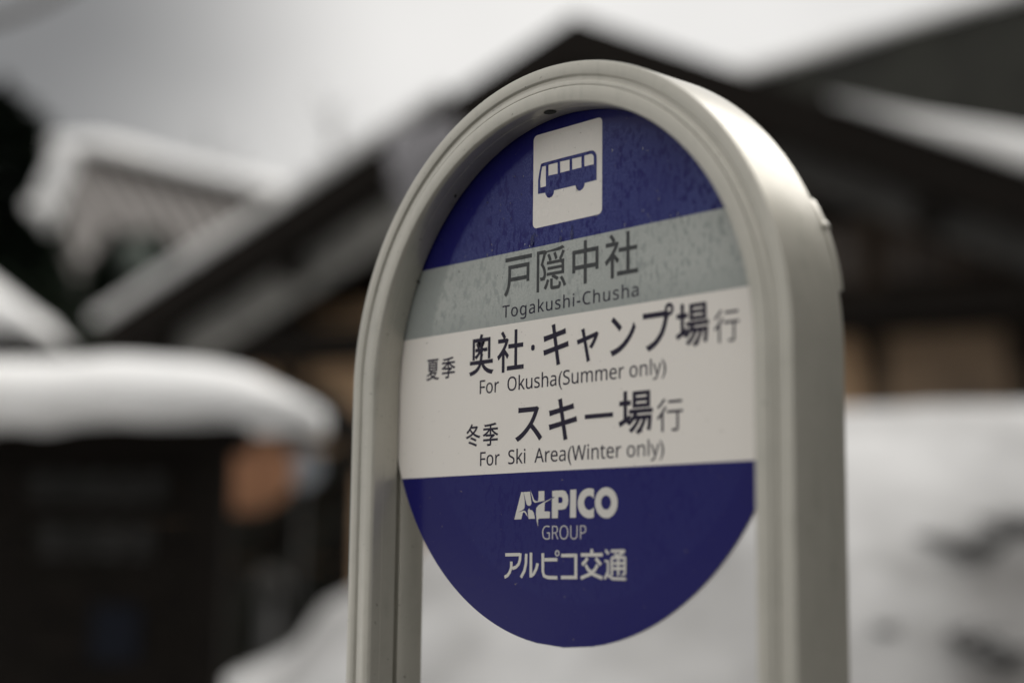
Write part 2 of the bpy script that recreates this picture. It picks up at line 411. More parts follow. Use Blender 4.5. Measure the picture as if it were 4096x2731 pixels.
DATA = {
    'name_kanji': [["戸",[-61.0,57.6,-33.4,84.4]],["隠",[-28.5,57.0,-0.2,85.8]],["中",[5.4,57.3,29.4,85.8]],["社",[34.9,57.4,63.8,86.0]]],
    'name_latin': [-62.3,40.8,64.3,52.5],
    'sum_small': [["夏",[-143.0,6.9,-129.0,22.1]],["季",[-126.3,7.0,-111.2,22.1]]],
    'sum_big': [["奥",[-96.3,6.3,-70.7,34.8]],["社",[-67.2,6.1,-40.4,34.5]],["キ",[-21.4,6.5,2.6,34.2]],["ャ",[10.0,6.2,29.8,28.4]],["ン",[39.9,7.8,62.0,32.7]],["プ",[68.0,7.9,93.4,36.4]],["場",[95.1,7.2,121.3,34.2]]],
    'sum_dot': [-33.2,18.5,-29.7,22.3],
    'sum_iki': [["行",[125.0,7.7,144.1,27.4]]],
    'sum_lat': [-84.7,-9.8,87.0,3.3],
    'win_small': [["冬",[-98.7,-42.6,-83.4,-26.9]],["季",[-80.9,-42.7,-64.9,-27.1]]],
    'win_big': [["ス",[-48.1,-41.7,-21.7,-18.7]],["キ",[-15.6,-42.7,10.7,-15.3]],["場",[47.3,-42.6,76.2,-15.0]]],
    'win_bar': [17.6,-30.2,42.6,-27.3],
    'win_iki': [["行",[79.5,-42.0,100.5,-21.9]]],
    'win_lat': [-83.3,-59.0,85.2,-45.9],
    'group': [-20.8,-105.8,19.3,-97.0],
    'logo': [[[-41.4,-74.7],[-39.0,-74.9],[-38.9,-76.5],[-38.0,-80.4],[-37.8,-83.4],[-38.1,-85.3],[-40.1,-86.6],[-44.8,-88.1],[-42.2,-87.6],[-39.0,-86.9],[-37.5,-87.2],[-36.1,-88.5],[-34.7,-91.4],[-37.0,-89.0],[-38.6,-87.8],[-39.7,-88.5],[-41.1,-92.5],[-47.9,-92.6]],[[-39.0,-74.8],[-32.9,-74.7],[-31.4,-82.3],[-31.9,-83.4],[-33.3,-83.9],[-34.7,-83.7],[-36.0,-82.9],[-36.9,-80.7],[-38.7,-76.0]],[[-33.4,-85.4],[-33.0,-86.5],[-30.7,-86.9],[-29.1,-88.4],[-27.8,-92.3],[-33.9,-92.4],[-34.6,-89.3],[-34.7,-86.8]],[[-24.6,-74.6],[-19.2,-74.6],[-19.1,-80.9],[-27.9,-82.0],[-29.7,-81.1],[-31.0,-78.2],[-32.4,-73.8],[-30.5,-77.2],[-28.7,-80.2],[-26.9,-81.1],[-25.1,-81.0],[-24.6,-78.8]],[[-9.0,-78.5],[-18.7,-82.3],[-19.0,-87.8],[-13.8,-88.0],[-13.9,-92.2],[-23.6,-92.3],[-25.0,-92.8],[-24.9,-97.8],[-26.2,-93.7],[-26.9,-89.4],[-26.8,-85.5],[-24.4,-83.6],[-19.1,-81.6],[-13.2,-79.8]],[[-11.7,-74.7],[-2.2,-74.6],[0.6,-75.4],[2.5,-77.8],[3.2,-80.9],[2.6,-84.2],[0.7,-86.3],[-2.0,-86.9],[-6.2,-87.0],[-6.4,-92.3],[-11.9,-92.3],[-11.9,-80.1],[-8.9,-78.6],[-11.7,-78.7]],[[-6.1,-78.8],[-3.5,-78.8],[-2.1,-79.6],[-2.0,-81.3],[-2.8,-82.7],[-6.1,-82.7]],[[5.0,-74.5],[10.3,-74.5],[10.2,-92.2],[4.7,-92.2]],[[26.2,-92.2],[24.8,-92.6],[23.4,-92.8],[21.9,-92.8],[20.5,-92.7],[19.0,-92.3],[17.7,-91.8],[16.4,-91.2],[15.2,-90.3],[14.2,-89.4],[13.3,-88.3],[12.6,-87.1],[12.1,-85.8],[11.8,-84.5],[11.7,-83.2],[11.8,-81.9],[12.1,-80.6],[12.6,-79.3],[13.3,-78.2],[14.1,-77.1],[15.1,-76.2],[16.3,-75.4],[17.6,-74.8],[18.9,-74.4],[20.3,-74.1],[21.8,-74.0],[23.2,-74.1],[24.7,-74.4],[26.1,-74.8],[26.1,-80.8],[25.5,-80.1],[24.9,-79.6],[24.1,-79.1],[23.3,-78.8],[22.5,-78.7],[21.6,-78.7],[20.7,-78.8],[19.9,-79.1],[19.2,-79.5],[18.6,-80.1],[18.1,-80.7],[17.7,-81.5],[17.4,-82.3],[17.4,-83.1],[17.5,-83.9],[17.7,-84.7],[18.1,-85.5],[18.6,-86.1],[19.3,-86.7],[20.0,-87.2],[20.8,-87.5],[21.7,-87.7],[22.5,-87.7],[23.4,-87.6],[24.2,-87.3],[24.9,-86.9],[25.6,-86.4],[26.1,-85.8]],[[46.7,-83.6],[46.5,-85.7],[45.8,-87.7],[44.6,-89.5],[43.1,-91.0],[41.3,-92.1],[39.2,-92.8],[37.0,-93.0],[34.8,-92.7],[32.7,-92.0],[30.9,-90.8],[29.3,-89.3],[28.1,-87.4],[27.3,-85.4],[27.1,-83.2],[27.3,-81.1],[28.0,-79.0],[29.2,-77.2],[30.8,-75.7],[32.7,-74.6],[34.8,-74.0],[36.9,-73.8],[39.1,-74.1],[41.2,-74.9],[43.1,-76.1],[44.6,-77.6],[45.8,-79.5],[46.5,-81.5]],[[41.2,-83.4],[41.1,-84.4],[40.7,-85.3],[40.2,-86.1],[39.5,-86.8],[38.7,-87.3],[37.8,-87.7],[36.8,-87.7],[35.8,-87.6],[34.9,-87.3],[34.1,-86.7],[33.4,-86.0],[32.8,-85.1],[32.5,-84.2],[32.4,-83.2],[32.5,-82.2],[32.8,-81.2],[33.3,-80.4],[34.0,-79.7],[34.9,-79.2],[35.8,-78.9],[36.8,-78.8],[37.7,-78.9],[38.7,-79.3],[39.5,-79.8],[40.2,-80.6],[40.7,-81.4],[41.1,-82.4]]],
    'strokes': [[[-56.4,-115.7],[-41.7,-115.5]],[[-41.7,-114.7],[-41.9,-118.8],[-43.1,-121.7],[-45.7,-123.7],[-49.3,-124.6]],[[-50.3,-120.1],[-50.4,-124.2],[-51.8,-127.1],[-54.0,-129.3],[-56.9,-130.4]],[[-35.9,-115.0],[-36.1,-121.2],[-37.5,-126.0],[-40.8,-130.4]],[[-31.4,-114.2],[-31.3,-130.1]],[[-31.3,-129.4],[-28.7,-128.0],[-26.3,-124.9],[-24.9,-121.1]],[[-20.1,-114.6],[-19.9,-126.3],[-18.9,-128.9],[-15.4,-130.0],[-6.4,-130.1]],[[-18.6,-118.8],[-6.5,-118.6]],[[-3.0,-116.0],[10.3,-115.9]],[[10.3,-114.9],[10.4,-130.7]],[[-3.1,-129.8],[10.5,-129.6]],[[24.4,-112.0],[24.5,-115.2]],[[14.8,-115.6],[34.1,-115.4]],[[20.7,-117.5],[19.1,-119.4],[15.9,-121.7]],[[27.9,-117.5],[29.9,-119.3],[32.5,-121.6]],[[29.6,-121.6],[27.6,-124.4],[23.7,-127.2],[14.9,-130.0]],[[19.1,-121.7],[21.1,-124.4],[25.7,-127.4],[33.8,-129.8]],[[36.3,-112.6],[39.2,-114.9]],[[41.1,-113.2],[53.1,-113.0]],[[52.9,-113.1],[48.1,-115.7]],[[44.3,-114.9],[47.8,-116.5]],[[41.9,-117.2],[53.8,-117.1]],[[41.9,-117.2],[42.0,-128.1]],[[53.1,-117.2],[53.1,-126.8],[50.4,-127.7]],[[47.5,-117.2],[47.5,-128.0]],[[43.1,-120.6],[53.2,-120.5]],[[43.1,-123.8],[53.2,-123.7]],[[35.8,-119.3],[38.7,-119.3],[38.8,-125.6],[35.9,-130.3]],[[38.3,-127.5],[42.5,-129.9],[54.1,-130.0]]],
    'ring': [[[-4.7,-114.6],[-4.8,-115.3],[-5.2,-115.9],[-5.7,-116.3],[-6.4,-116.5],[-7.1,-116.5],[-7.8,-116.3],[-8.3,-115.9],[-8.7,-115.3],[-8.8,-114.6],[-8.7,-113.9],[-8.4,-113.3],[-7.8,-112.9],[-7.1,-112.6],[-6.4,-112.6],[-5.8,-112.9],[-5.2,-113.3],[-4.8,-113.9]],[[-5.7,-114.6],[-5.7,-115.0],[-5.9,-115.4],[-6.2,-115.6],[-6.6,-115.8],[-6.9,-115.8],[-7.3,-115.7],[-7.6,-115.4],[-7.8,-115.0],[-7.9,-114.6],[-7.8,-114.2],[-7.6,-113.8],[-7.3,-113.5],[-7.0,-113.4],[-6.6,-113.4],[-6.2,-113.5],[-5.9,-113.8],[-5.7,-114.2]]],
    'bus': [[[-27.9,124.1],[-27.9,133.3],[-26.7,139.2],[-25.5,143.4],[-24.9,144.4],[-23.0,144.6],[-3.4,144.6],[22.8,144.4],[24.6,143.8],[26.3,142.4],[27.4,140.3],[27.5,137.3],[27.5,123.9],[16.6,123.8],[16.2,122.0],[14.8,120.3],[12.5,119.4],[10.9,119.7],[9.1,121.3],[7.9,123.8],[-12.2,123.9],[-12.6,121.8],[-14.1,120.1],[-16.8,119.5],[-18.7,120.3],[-20.3,122.3],[-20.8,123.8]],[[-23.8,142.2],[-20.4,142.2],[-20.2,128.1],[-25.5,128.1],[-25.8,132.4],[-25.0,138.5]],[[-17.9,142.2],[-17.1,142.4],[-9.1,142.3],[-8.9,134.7],[-17.8,134.9]],[[-6.7,142.4],[2.3,142.2],[2.4,134.8],[-6.4,134.8]],[[4.7,142.2],[13.4,142.0],[13.5,134.8],[4.9,134.8]],[[16.1,142.1],[16.7,142.3],[22.3,142.2],[23.7,141.5],[24.7,140.2],[24.8,134.8],[16.2,134.9]]],
}
RO = 0.200       # outer radius of the arch
ZP = -0.0232     # plane of the printed face (depth behind the frame front)

sign = empty('bus_stop_sign', (0, 0, 1.75), 0, 'arched champagne aluminium bus stop sign with blue, grey and white panel', 'bus stop sign')


def S(u, v, z):
    """sign coordinates (right, up, towards the viewer) -> local"""
    return Vector((u, -z, v))


# frame: one aluminium extrusion bent into an arch; the profile is (radius, depth)
PROF = [(.1985, -.0480), (.2, -.0465), (.2, -.0014), (.1996, -.0004), (.1986, 0), (.1918, 0), (.1911, -.0003), (.1902, -.0016), (.1892, -.0019), (.1882, -.0016), (.1875, -.0004), (.1868, -.0001),
        (.1845, 0), (.1843, -.0009), (.1840, -.0009), (.1838, .0004), (.1828, .0008), (.1748, .0008), (.1736, .0002), (.1729, -.0010), (.1727, -.0022),
        (.1727, -.0085), (.1729, -.0087), (.1729, -.0092), (.1727, -.0094), (.1727, -.0208), (.1730, -.0216), (.1790, -.0216), (.1790, -.0256), (.1730, -.0256), (.1727, -.0262), (.1727, -.0450), (.1738, -.0480)]
NA = 96
m = MB()
path = [(-1, -1.75, 0), (-1, -0.9, 0), (-1, -0.45, 0)]
rings = []
for v_ in (-1.72, -0.9, -0.45, -0.2, -0.1, -0.0001):
    rings.append([m.bm.verts.new(S(-r, v_, z)) for r, z in PROF])
for i in range(NA + 1):
    a = math.pi - math.pi * i / NA
    rings.append([m.bm.verts.new(S(r * math.cos(a), r * math.sin(a), z)) for r, z in PROF])
for v_ in (-0.0001, -0.1, -0.2, -0.45, -0.9, -1.72):
    rings.append([m.bm.verts.new(S(r, v_, z)) for r, z in PROF])
n_ = len(PROF)
for i in range(len(rings) - 1):
    for k in range(n_):
        m.bm.faces.new((rings[i][k], rings[i][(k + 1) % n_], rings[i + 1][(k + 1) % n_], rings[i + 1][k]))
m.bm.faces.new(rings[0]); m.bm.faces.new(rings[-1][::-1])
m.build('frame', M_frame, sign, smooth=True, sharp=38)

# clamp on the back of the frame, showing beyond the right shoulder
m = MB()
a0, a1 = rad(10), rad(27)
prof = [(.1965, -.0475), (.1992, -.0475), (.1992, -.0520), (.1965, -.0530)]
rs = []
for i in range(25):
    a = a0 + (a1 - a0) * i / 24
    k = math.sin(math.pi * i / 24) ** 0.6 if 0 < i < 24 else 0
    rs.append([m.bm.verts.new(S((r + (0.0012 * k if r > .199 else 0)) * math.cos(a), (r + (0.0012 * k if r > .199 else 0)) * math.sin(a), z)) for r, z in prof])
for i in range(24):
    for k in range(4):
        m.bm.faces.new((rs[i][k], rs[i][(k + 1) % 4], rs[i + 1][(k + 1) % 4], rs[i + 1][k]))
m.bm.faces.new(rs[0]); m.bm.faces.new(rs[-1][::-1])
m.build('rear_clamp', M_frame, sign, smooth=True, sharp=40)
m = MB(); aa = rad(21.5)
m.tube([S(.199 * math.cos(aa), .199 * math.sin(aa), -.0500), S(.2009 * math.cos(aa), .2009 * math.sin(aa), -.0500), S(.2015 * math.cos(aa), .2015 * math.sin(aa), -.0500)], [.0034, .0034, .0022], 20)
m.build('clamp_bolt', M_frame, sign, smooth=True, sharp=40)


def arch_outline(v0, v1, half, n=64):
    """left and right edges of the panel between heights v0 and v1: arch above, disc below"""
    CV, CR = 0.0102, 0.1838
    left = []
    for i in range(n + 1):
        v = v0 + (v1 - v0) * i / n
        h = half if v <= 0 else math.sqrt(max(0, half * half - v * v))
        if v < CV: h = min(h, math.sqrt(max(0, CR * CR - (v - CV) ** 2)))
        left.append((h, v))
    return left


def slab(v0, v1, half, z0, z1, name, ma, parent, n=64):
    pts = arch_outline(v0, v1, half, n)
    m = MB()
    loop = [(h, v) for h, v in pts] + [(-h, v) for h, v in reversed(pts)]
    clean = []
    for p in loop:
        if not clean or (abs(p[0] - clean[-1][0]) + abs(p[1] - clean[-1][1])) > 1e-6: clean.append(p)
    if abs(clean[0][0] - clean[-1][0]) + abs(clean[0][1] - clean[-1][1]) < 1e-6: clean.pop()
    m.hull([S(u, v, z0) for u, v in clean], [S(u, v, z1) for u, v in clean])
    o = m.build(name, ma, parent)
    return o


V1, V2, V3 = 0.08804, 0.03888, -0.06188
VB = 0.0102 - 0.1838
panel = slab(VB, 0.1768, 0.1770, ZP - 0.0020, ZP - 0.0004, 'panel', M_wht, sign, 120)
tag(slab(V1, 0.1765, 0.1765, ZP - 0.0004, ZP, 'top_field', M_blue, panel), 'blue printed dome at the top of the panel')
tag(slab(V2, V1 - 0.00002, 0.1765, ZP - 0.0004, ZP, 'name_band', M_grey, panel), 'grey band with the stop name')
tag(slab(V3, V2 - 0.00002, 0.1765, ZP - 0.0004, ZP, 'route_band', M_wht, panel), 'white band with the two destinations')
tag(slab(VB, V3 - 0.00002, 0.1765, ZP - 0.0004, ZP, 'bottom_field', M_blue, panel), 'blue printed field with the company name')


def fill2d(loops, name='fill'):
    cu = bpy.data.curves.new(name, 'CURVE'); cu.dimensions = '2D'; cu.fill_mode = 'BOTH'
    for lp in loops:
        s = cu.splines.new('POLY'); s.points.add(len(lp) - 1)
        for p, (x, y) in zip(s.points, lp): p.co = (x, y, 0, 1)
        s.use_cyclic_u = True
    o = bpy.data.objects.new(name, cu)
    me = bpy.data.meshes.new_from_object(o)
    vs_ = [v.co.copy() for v in me.vertices]; fs = [tuple(p.vertices) for p in me.polygons]
    bpy.data.objects.remove(o); bpy.data.curves.remove(cu); bpy.data.meshes.remove(me)
    return vs_, fs


def glyph_try(text, bold, spacing, res):
    cu = bpy.data.curves.new('glyph', 'FONT')
    # latin letters are taken from the sans-serif mathematical alphabet, which is closer to the printed face
    cu.body = ''.join(chr(0x1D5A0 + ord(c) - 65) if 'A' <= c <= 'Z' else chr(0x1D5BA + ord(c) - 97) if 'a' <= c <= 'z' else c for c in text)
    cu.offset = bold; cu.space_character = spacing; cu.resolution_u = res
    o = bpy.data.objects.new('glyph', cu); col.objects.link(o)
    bpy.context.view_layer.update()
    me = bpy.data.meshes.new_from_object(o.evaluated_get(bpy.context.evaluated_depsgraph_get()))
    vs_ = [v.co.copy() for v in me.vertices]; fs = [tuple(p.vertices) for p in me.polygons]
    ar = sum(p.area for p in me.polygons)
    bpy.data.objects.remove(o); bpy.data.curves.remove(cu); bpy.data.meshes.remove(me)
    return vs_, fs, ar


def glyphs(text, bold=0.0, spacing=1.0, res=5):
    """outline of a text; the weight is nudged until the outline fills without gaps"""
    if not bold: return glyph_try(text, 0, spacing, res)[:2]
    a0 = glyph_try(text, 0, spacing, res)[2]; am = glyph_try(text, -.002, spacing, res)[2]
    sl = (a0 - am) / .002; best = None
    for k in (0, 1, -1, 2, -2, 3, -3, 4, -4):
        b = bold + k * .0011
        r = glyph_try(text, b, spacing, res); err = abs(r[2] - a0 - sl * b) / a0
        if best is None or err < best[0]: best = (err, r)
        if err < .035: break
    return best[1][:2]


class Print:
    """flat print: faces laid 0.1 mm and more proud of the sheet"""
    def __init__(s): s.v = []; s.f = []; s.z = ZP + 0.00012

    def add(s, vs_, fs):
        b = len(s.v)
        s.v += [S(v[0], v[1], s.z) for v in vs_]; s.f += [tuple(b + i for i in f) for f in fs]
        s.z += 0.000006

    def fit(s, vs_, fs, bx):
        x0 = min(v.x for v in vs_); x1 = max(v.x for v in vs_); y0 = min(v.y for v in vs_); y1 = max(v.y for v in vs_)
        u0, v0, u1, v1 = [q / 1000 for q in bx]
        s.add([(u0 + (v.x - x0) / (x1 - x0) * (u1 - u0), v0 + (v.y - y0) / (y1 - y0) * (v1 - v0)) for v in vs_], fs)

    def chars(s, items, bold):
        for ch, bx in items:
            vs_, fs = glyphs(ch, bold); s.fit(vs_, fs, bx)

    def build(s, name, ma, label=None, parent=None):
        me = bpy.data.meshes.new(name); me.from_pydata([tuple(v) for v in s.v], [], s.f); me.materials.append(ma)
        o = bpy.data.objects.new(name, me); col.objects.link(o); o.parent = parent or panel
        # faces look towards the viewer
        bm = bmesh.new(); bm.from_mesh(me)
        for f in bm.faces:
            f.normal_update()
            if f.normal.y > 0: f.normal_flip()
        bm.to_mesh(me); bm.free()
        return tag(o, label)


D = DATA
p = Print(); p.chars(D['name_kanji'], 0.010); p.build('lettering', M_ink2, 'dark grey stop name in kanji on the grey band')
p = Print(); p.fit(*glyphs('Togakushi-Chusha', 0.004, 1.12), D['name_latin']); p.build('lettering', M_ink, 'dark grey stop name in Latin letters on the grey band')
p = Print(); p.chars(D['sum_small'], 0.011); p.build('lettering', M_ink, 'small kanji for summer on the white band')
p = Print(); p.chars(D['sum_big'], 0.014); u0, v0, u1, v1 = [q / 1000 for q in D['sum_dot']]
r_ = 0.0009
p.add([(u0 + r_, v0), (u1 - r_, v0), (u1, v0 + r_), (u1, v1 - r_), (u1 - r_, v1), (u0 + r_, v1), (u0, v1 - r_), (u0, v0 + r_)], [tuple(range(8))])
p.build('lettering', M_ink, 'large Japanese lettering of the upper destination')
p = Print(); p.chars(D['sum_iki'], 0.0); p.build('lettering', M_ink, 'smaller closing kanji of the upper destination')
p = Print(); p.fit(*glyphs('For  Okusha(Summer only)', 0.003), D['sum_lat']); p.build('lettering', M_ink, 'Latin line of the upper destination')
p = Print(); p.chars(D['win_small'], 0.011); p.build('lettering', M_ink, 'small kanji for winter on the white band')
p = Print(); p.chars(D['win_big'], 0.014); u0, v0, u1, v1 = [q / 1000 for q in D['win_bar']]
p.add([(u0, v0), (u1, v0), (u1, v1), (u0, v1)], [(0, 1, 2, 3)])
p.build('lettering', M_ink, 'large Japanese lettering of the lower destination')
p = Print(); p.chars(D['win_iki'], 0.0); p.build('lettering', M_ink, 'smaller closing kanji of the lower destination')
p = Print(); p.fit(*glyphs('For  Ski  Area(Winter only)', 0.003), D['win_lat']); p.build('lettering', M_ink, 'Latin line of the lower destination')
p = Print(); p.fit(*glyphs('GROUP', -0.014, 0.96), D['group']); p.build('lettering', M_ltxt, 'thin pale word under the company logo')

p = Print()
lg = [[(x / 1000, y / 1000) for x, y in q] for q in D['logo']]
for idx in ([0], [1], [2], [3], [4], [5, 6], [7], [8], [9, 10]):
    p.add(*fill2d([lg[i] for i in idx]))
p.build('company_logo', M_ltxt, 'bold pale company logo with a star cut through its first letters')

p = Print(); p.add(*fill2d([[(x / 1000, y / 1000) for x, y in q] for q in D['ring']]))
for st in D['strokes']:
    pts = [Vector((x / 1000, y / 1000)) for x, y in st]
    wv = 0.00215; vs_ = []
    if pts[0].x > 0.0355: wv = 0.0017
    for i, q in enumerate(pts):
        t = (pts[min(i + 1, len(pts) - 1)] - pts[max(i - 1, 0)]).normalized()
        nn = Vector((-t.y, t.x)) * wv / 2
        nn.x *= 1.15
        vs_ += [q + nn, q - nn]
    p.add(vs_, [(2 * i, 2 * i + 1, 2 * i + 3, 2 * i + 2) for i in range(len(pts) - 1)])
p.build('lettering', M_ltxt, 'pale Japanese company name at the bottom of the panel')


def rrect(u0, v0, u1, v1, r, n=7):
    out = []
    for cx, cy, a in ((u1 - r, v1 - r, 0), (u0 + r, v1 - r, 90), (u0 + r, v0 + r, 180), (u1 - r, v0 + r, 270)):
        for i in range(n): out.append((cx + r * math.cos(rad(a + 90 * i / (n - 1))), cy + r * math.sin(rad(a + 90 * i / (n - 1)))))
    return out


p = Print(); p.add(*fill2d([rrect(-0.0327, 0.1009, 0.0323, 0.16505, 0.0036)]))
pict = p.build('pictogram_plate', M_wht, 'white rounded square behind the bus pictogram')
p = Print(); p.z = ZP + 0.00022; p.add(*fill2d([[(x / 1000, y / 1000) for x, y in q] for q in D['bus']]))
p.build('bus_pictogram', M_blue, 'blue bus pictogram seen from the side')

# screw hole in the underside of the arch
m = MB(); a = rad(90.6); zc = -0.0088
cx, cy = .1727 * math.cos(a), .1727 * math.sin(a)
ring0 = []; ring1 = []; ring2 = []
for i in range(28):
    t = 2 * math.pi * i / 28
    for rg, rr, dv in ((ring0, .0038, -.0001), (ring1, .0035, -.00045), (ring2, .0012, -.0003)):
        rg.append(m.bm.verts.new(S(cx + rr * math.cos(t) * 1.25, cy - .0003 + dv - abs(cx + rr * math.cos(t) * 1.25) * .01, zc + rr * math.sin(t))))
for q in range(28):
    m.bm.faces.new((ring0[q], ring0[(q + 1) % 28], ring1[(q + 1) % 28], ring1[q]))
    m.bm.faces.new((ring1[q], ring1[(q + 1) % 28], ring2[(q + 1) % 28], ring2[q]))
m.bm.faces.new(ring2)
m.build('screw', M_dark, sign, smooth=True, sharp=40)

# water drops on the glossy panel
rng = random.Random(3)
m = MB()
big = [(-33.0, 93.0, 1.9, 4.3), (-5.6, 89.9, 1.3, 2.4), (4.9, 91.5, 1.5, 3.6), (9.5, 121.5, 1.0, 2.2), (-44.6, 85.2, .7, 1.1), (5.2, 96.5, 1.0, 1.2), (-31, 96.8, 1.0, 1.2)]
for k in range(90):
    u = rng.uniform(-120, 120); v = rng.uniform(84, 150) if rng.random() < .5 else rng.uniform(60, 92)
    if math.hypot(u, v) > 155: continue
    s_ = rng.uniform(.25, .6)
    big.append((u, v, s_, s_ * rng.uniform(1.1, 2.2)))
for u, v, a, b in big:
    r = bmesh.ops.create_icosphere(m.bm, subdivisions=2, radius=1)
    for q in r['verts']:
        c = q.co
        tear = 1 - 0.35 * c.z
        q.co = S((u + c.x * a * tear) / 1000, (v + c.z * b) / 1000, ZP + 0.00005 + (max(c.y, -.15) * a * .55) / 1000)
m.build('water_drops', M_water, panel, smooth=True, kind='stuff')

# little dead insects and lint on the inner face of the arch
for (a_, z_, ln, name) in ((152.5, -.0215, .0052, 'lint'), (128, -.0165, .0022, 'lint')):
    m = MB(); a = rad(a_); rr = .1722
    q0 = S(rr * math.cos(a), rr * math.sin(a), z_)
    for j in range(3):
        an = a + rad(rng.uniform(-.7, .7)); q1 = S((rr - .0006) * math.cos(an), (rr - .0006) * math.sin(an), z_ + rng.uniform(-.5, 1) * ln * .5)
        m.tube([q0, (q0 + q1) / 2 + Vector((0.0003, 0, 0.0002)), q1], [.0006, .0007, .0003], 6)
    m.build(name, M_dark, sign, smooth=True)

m = MB(); m.box(-.26, .26, -.10, .14, -1.75, -1.60, .012)
m.build('base_block', M_concrete, sign)

# ------------------------------------------------------------------ ground, road, snow bank
m = MB(); m.hull([Vector((-150, -150, -.6)), Vector((150, -150, -.6)), Vector((150, 150, -.6)), Vector((-150, 150, -.6))],
                 [Vector((-150, -150, 0)), Vector((150, -150, 0)), Vector((150, 150, 0)), Vector((-150, 150, 0))])
tag(m.build('ground', M_snow), kind='structure')
m = MB()
a = [W(-40, -7, 0.004), W(40, -7, 0.004), W(40, 2.6, 0.004), W(-40, 2.6, 0.004)]
m.hull([q - Vector((0, 0, .003)) for q in a], a)
tag(m.build('road', M_road), kind='structure')


def smooth(t): t = max(0, min(1, t)); return t * t * (3 - 2 * t)


def crest(x):
    ks = [(-9, .35), (-3.2, .45), (-1.75, .62), (-1.32, 1.0), (-.95, 1.17), (-.69, 1.48), (-.2, 1.80), (.4, 2.02), (1.4, 2.315), (2.2, 2.35), (4, 2.4), (9, 2.1), (14, 1.2)]
    for (a, ha), (b, hb) in zip(ks, ks[1:]):
        if x <= b: return ha + (hb - ha) * smooth((x - a) / (b - a)) if x > a else ha
    return 1.0


m = MB(); NX, ND = 190, 110
vv = []
for j in range(ND + 1):
    d = 2.7 + (11.5 - 2.7) * j / ND
    row = []
    for i in range(NX + 1):
        x = -9 + 23 * i / NX
        xs = x * (6.5 / max(d, 5.2)) if d < 6.5 else x
        h = crest(x * 6.5 / max(4.5, min(d, 8.0)))
        f = smooth((d - 2.7) / 3.9) * (1 - .85 * smooth((d - 7.4) / 3.6))
        q = Vector((x * .8, d * .8, 0))
        nse = noise.noise(q * 1.1) * .10 + noise.noise(q * 2.7 + Vector((5, 0, 0))) * .05 + noise.noise(q * 7) * .016
        nse += .10 * max(0, noise.noise(q * 3.3 + Vector((0, 9, 0)))) * smooth((5.6 - d) / 1.5)
        amp = f * (1 - .75 * smooth((d - 5.4) / 1.0) * (1 - smooth((d - 7.2) / .6)))
        row.append(m.bm.verts.new(W(x, d, -.02 + h * f + nse * amp * 1.6)))
    vv.append(row)
for j in range(ND):
    for i in range(NX):
        m.bm.faces.new((vv[j][i], vv[j][i + 1], vv[j + 1][i + 1], vv[j + 1][i]))
bank = m.build('snow_bank', M_dirty_vignetted_snow, smooth=True)
tag(bank, kind='structure')


def bank_h(x, d):
    h = crest(x * 6.5 / max(4.5, min(d, 8.0)))
    return -.02 + h * smooth((d - 2.7) / 3.9) * (1 - .85 * smooth((d - 7.4) / 3.6))


clods = [(2215, 1245, 5.3, .13, 'wide dark ice clod highest on the snow bank at right'), (2330, 1200, 5.5, .10, 'dark ice clod at the right edge, highest of the two beside each other'),
         (2235, 1455, 4.3, .105, 'largest blackish ice clod low on the snow bank'), (2290, 1490, 4.2, .085, 'blackish ice clod touching the largest one on its right'),
         (2035, 1440, 4.4, .045, 'tiny dark clod nearest the sign post on the snow bank'),
         ]
for k, (px, py, d, r, lab) in enumerate(clods):
    # march along the sight line to the bank surface
    best = None
    for s in range(60):
        dd = 3.2 + s * .06; q = at(px, py, dd); x = (q - CAM_P).dot(RT)
        if q.z <= bank_h(x, dd): best = q; break
    if best is None: best = at(px, py, d)
    m = MB(); m.blob((0, 0, 0), r * 1.2, r * .7, r * .34, seed=k + 2, rough=.7, sub=3)
    o = m.build('ice_clod', M_clod, smooth=True)
    o.location = best; o.rotation_euler = (0, 0, random.uniform(0, 3))
    tag(o, lab, 'ice clod', 'dark ice clods on the snow bank')

# ------------------------------------------------------------------ conifers
def crown_mesh(name, h, r, n, seed, ma, base=0.12, tiers=26, droop=.35, shape=1.0):
    rg = random.Random(seed); vs_ = []; fs = []
    for t in range(tiers):
        z0 = base * h + (1 - base) * h * (t / tiers) ** .95
        k = 1 - (t / tiers) ** shape
        rad_ = r * (k * .92 + .06)
        nb = max(4, int(9 * k) + 4)
        for b in range(nb):
            a = 2 * math.pi * (b + rg.random()) / nb; ln = rad_ * rg.uniform(.72, 1.12)
            m_ = max(5, int(n / (tiers * nb)))
            for c in range(m_):
                s = math.sqrt(rg.uniform(.03, 1)) * ln
                zz = z0 - droop * s * s / max(r, .1) + rg.gauss(0, .05) * h / tiers * 4
                aa = a + rg.gauss(0, .16)
                p_ = Vector((math.cos(aa) * s, math.sin(aa) * s, zz))
                d = Vector((math.cos(aa), math.sin(aa), -droop + rg.gauss(0, .35))).normalized()
                sd_ = d.cross(Vector((rg.gauss(0, .5), rg.gauss(0, .5), 1))).normalized()
                L = rg.uniform(.5, 1.1) * .055 * (h ** .55) * 1.6; wd = L * .42
                b0 = len(vs_)
                vs_ += [p_ - sd_ * wd * .4, p_ + sd_ * wd * .4, p_ + d * L + sd_ * wd * .25 - Vector((0, 0, L * .2)), p_ + d * L * .95 - sd_ * wd * .35 - Vector((0, 0, L * .1))]
                fs.append((b0, b0 + 1, b0 + 2, b0 + 3))
    me = bpy.data.meshes.new(name); me.from_pydata([tuple(v) for v in vs_], [], fs); me.materials.append(ma)
    return me


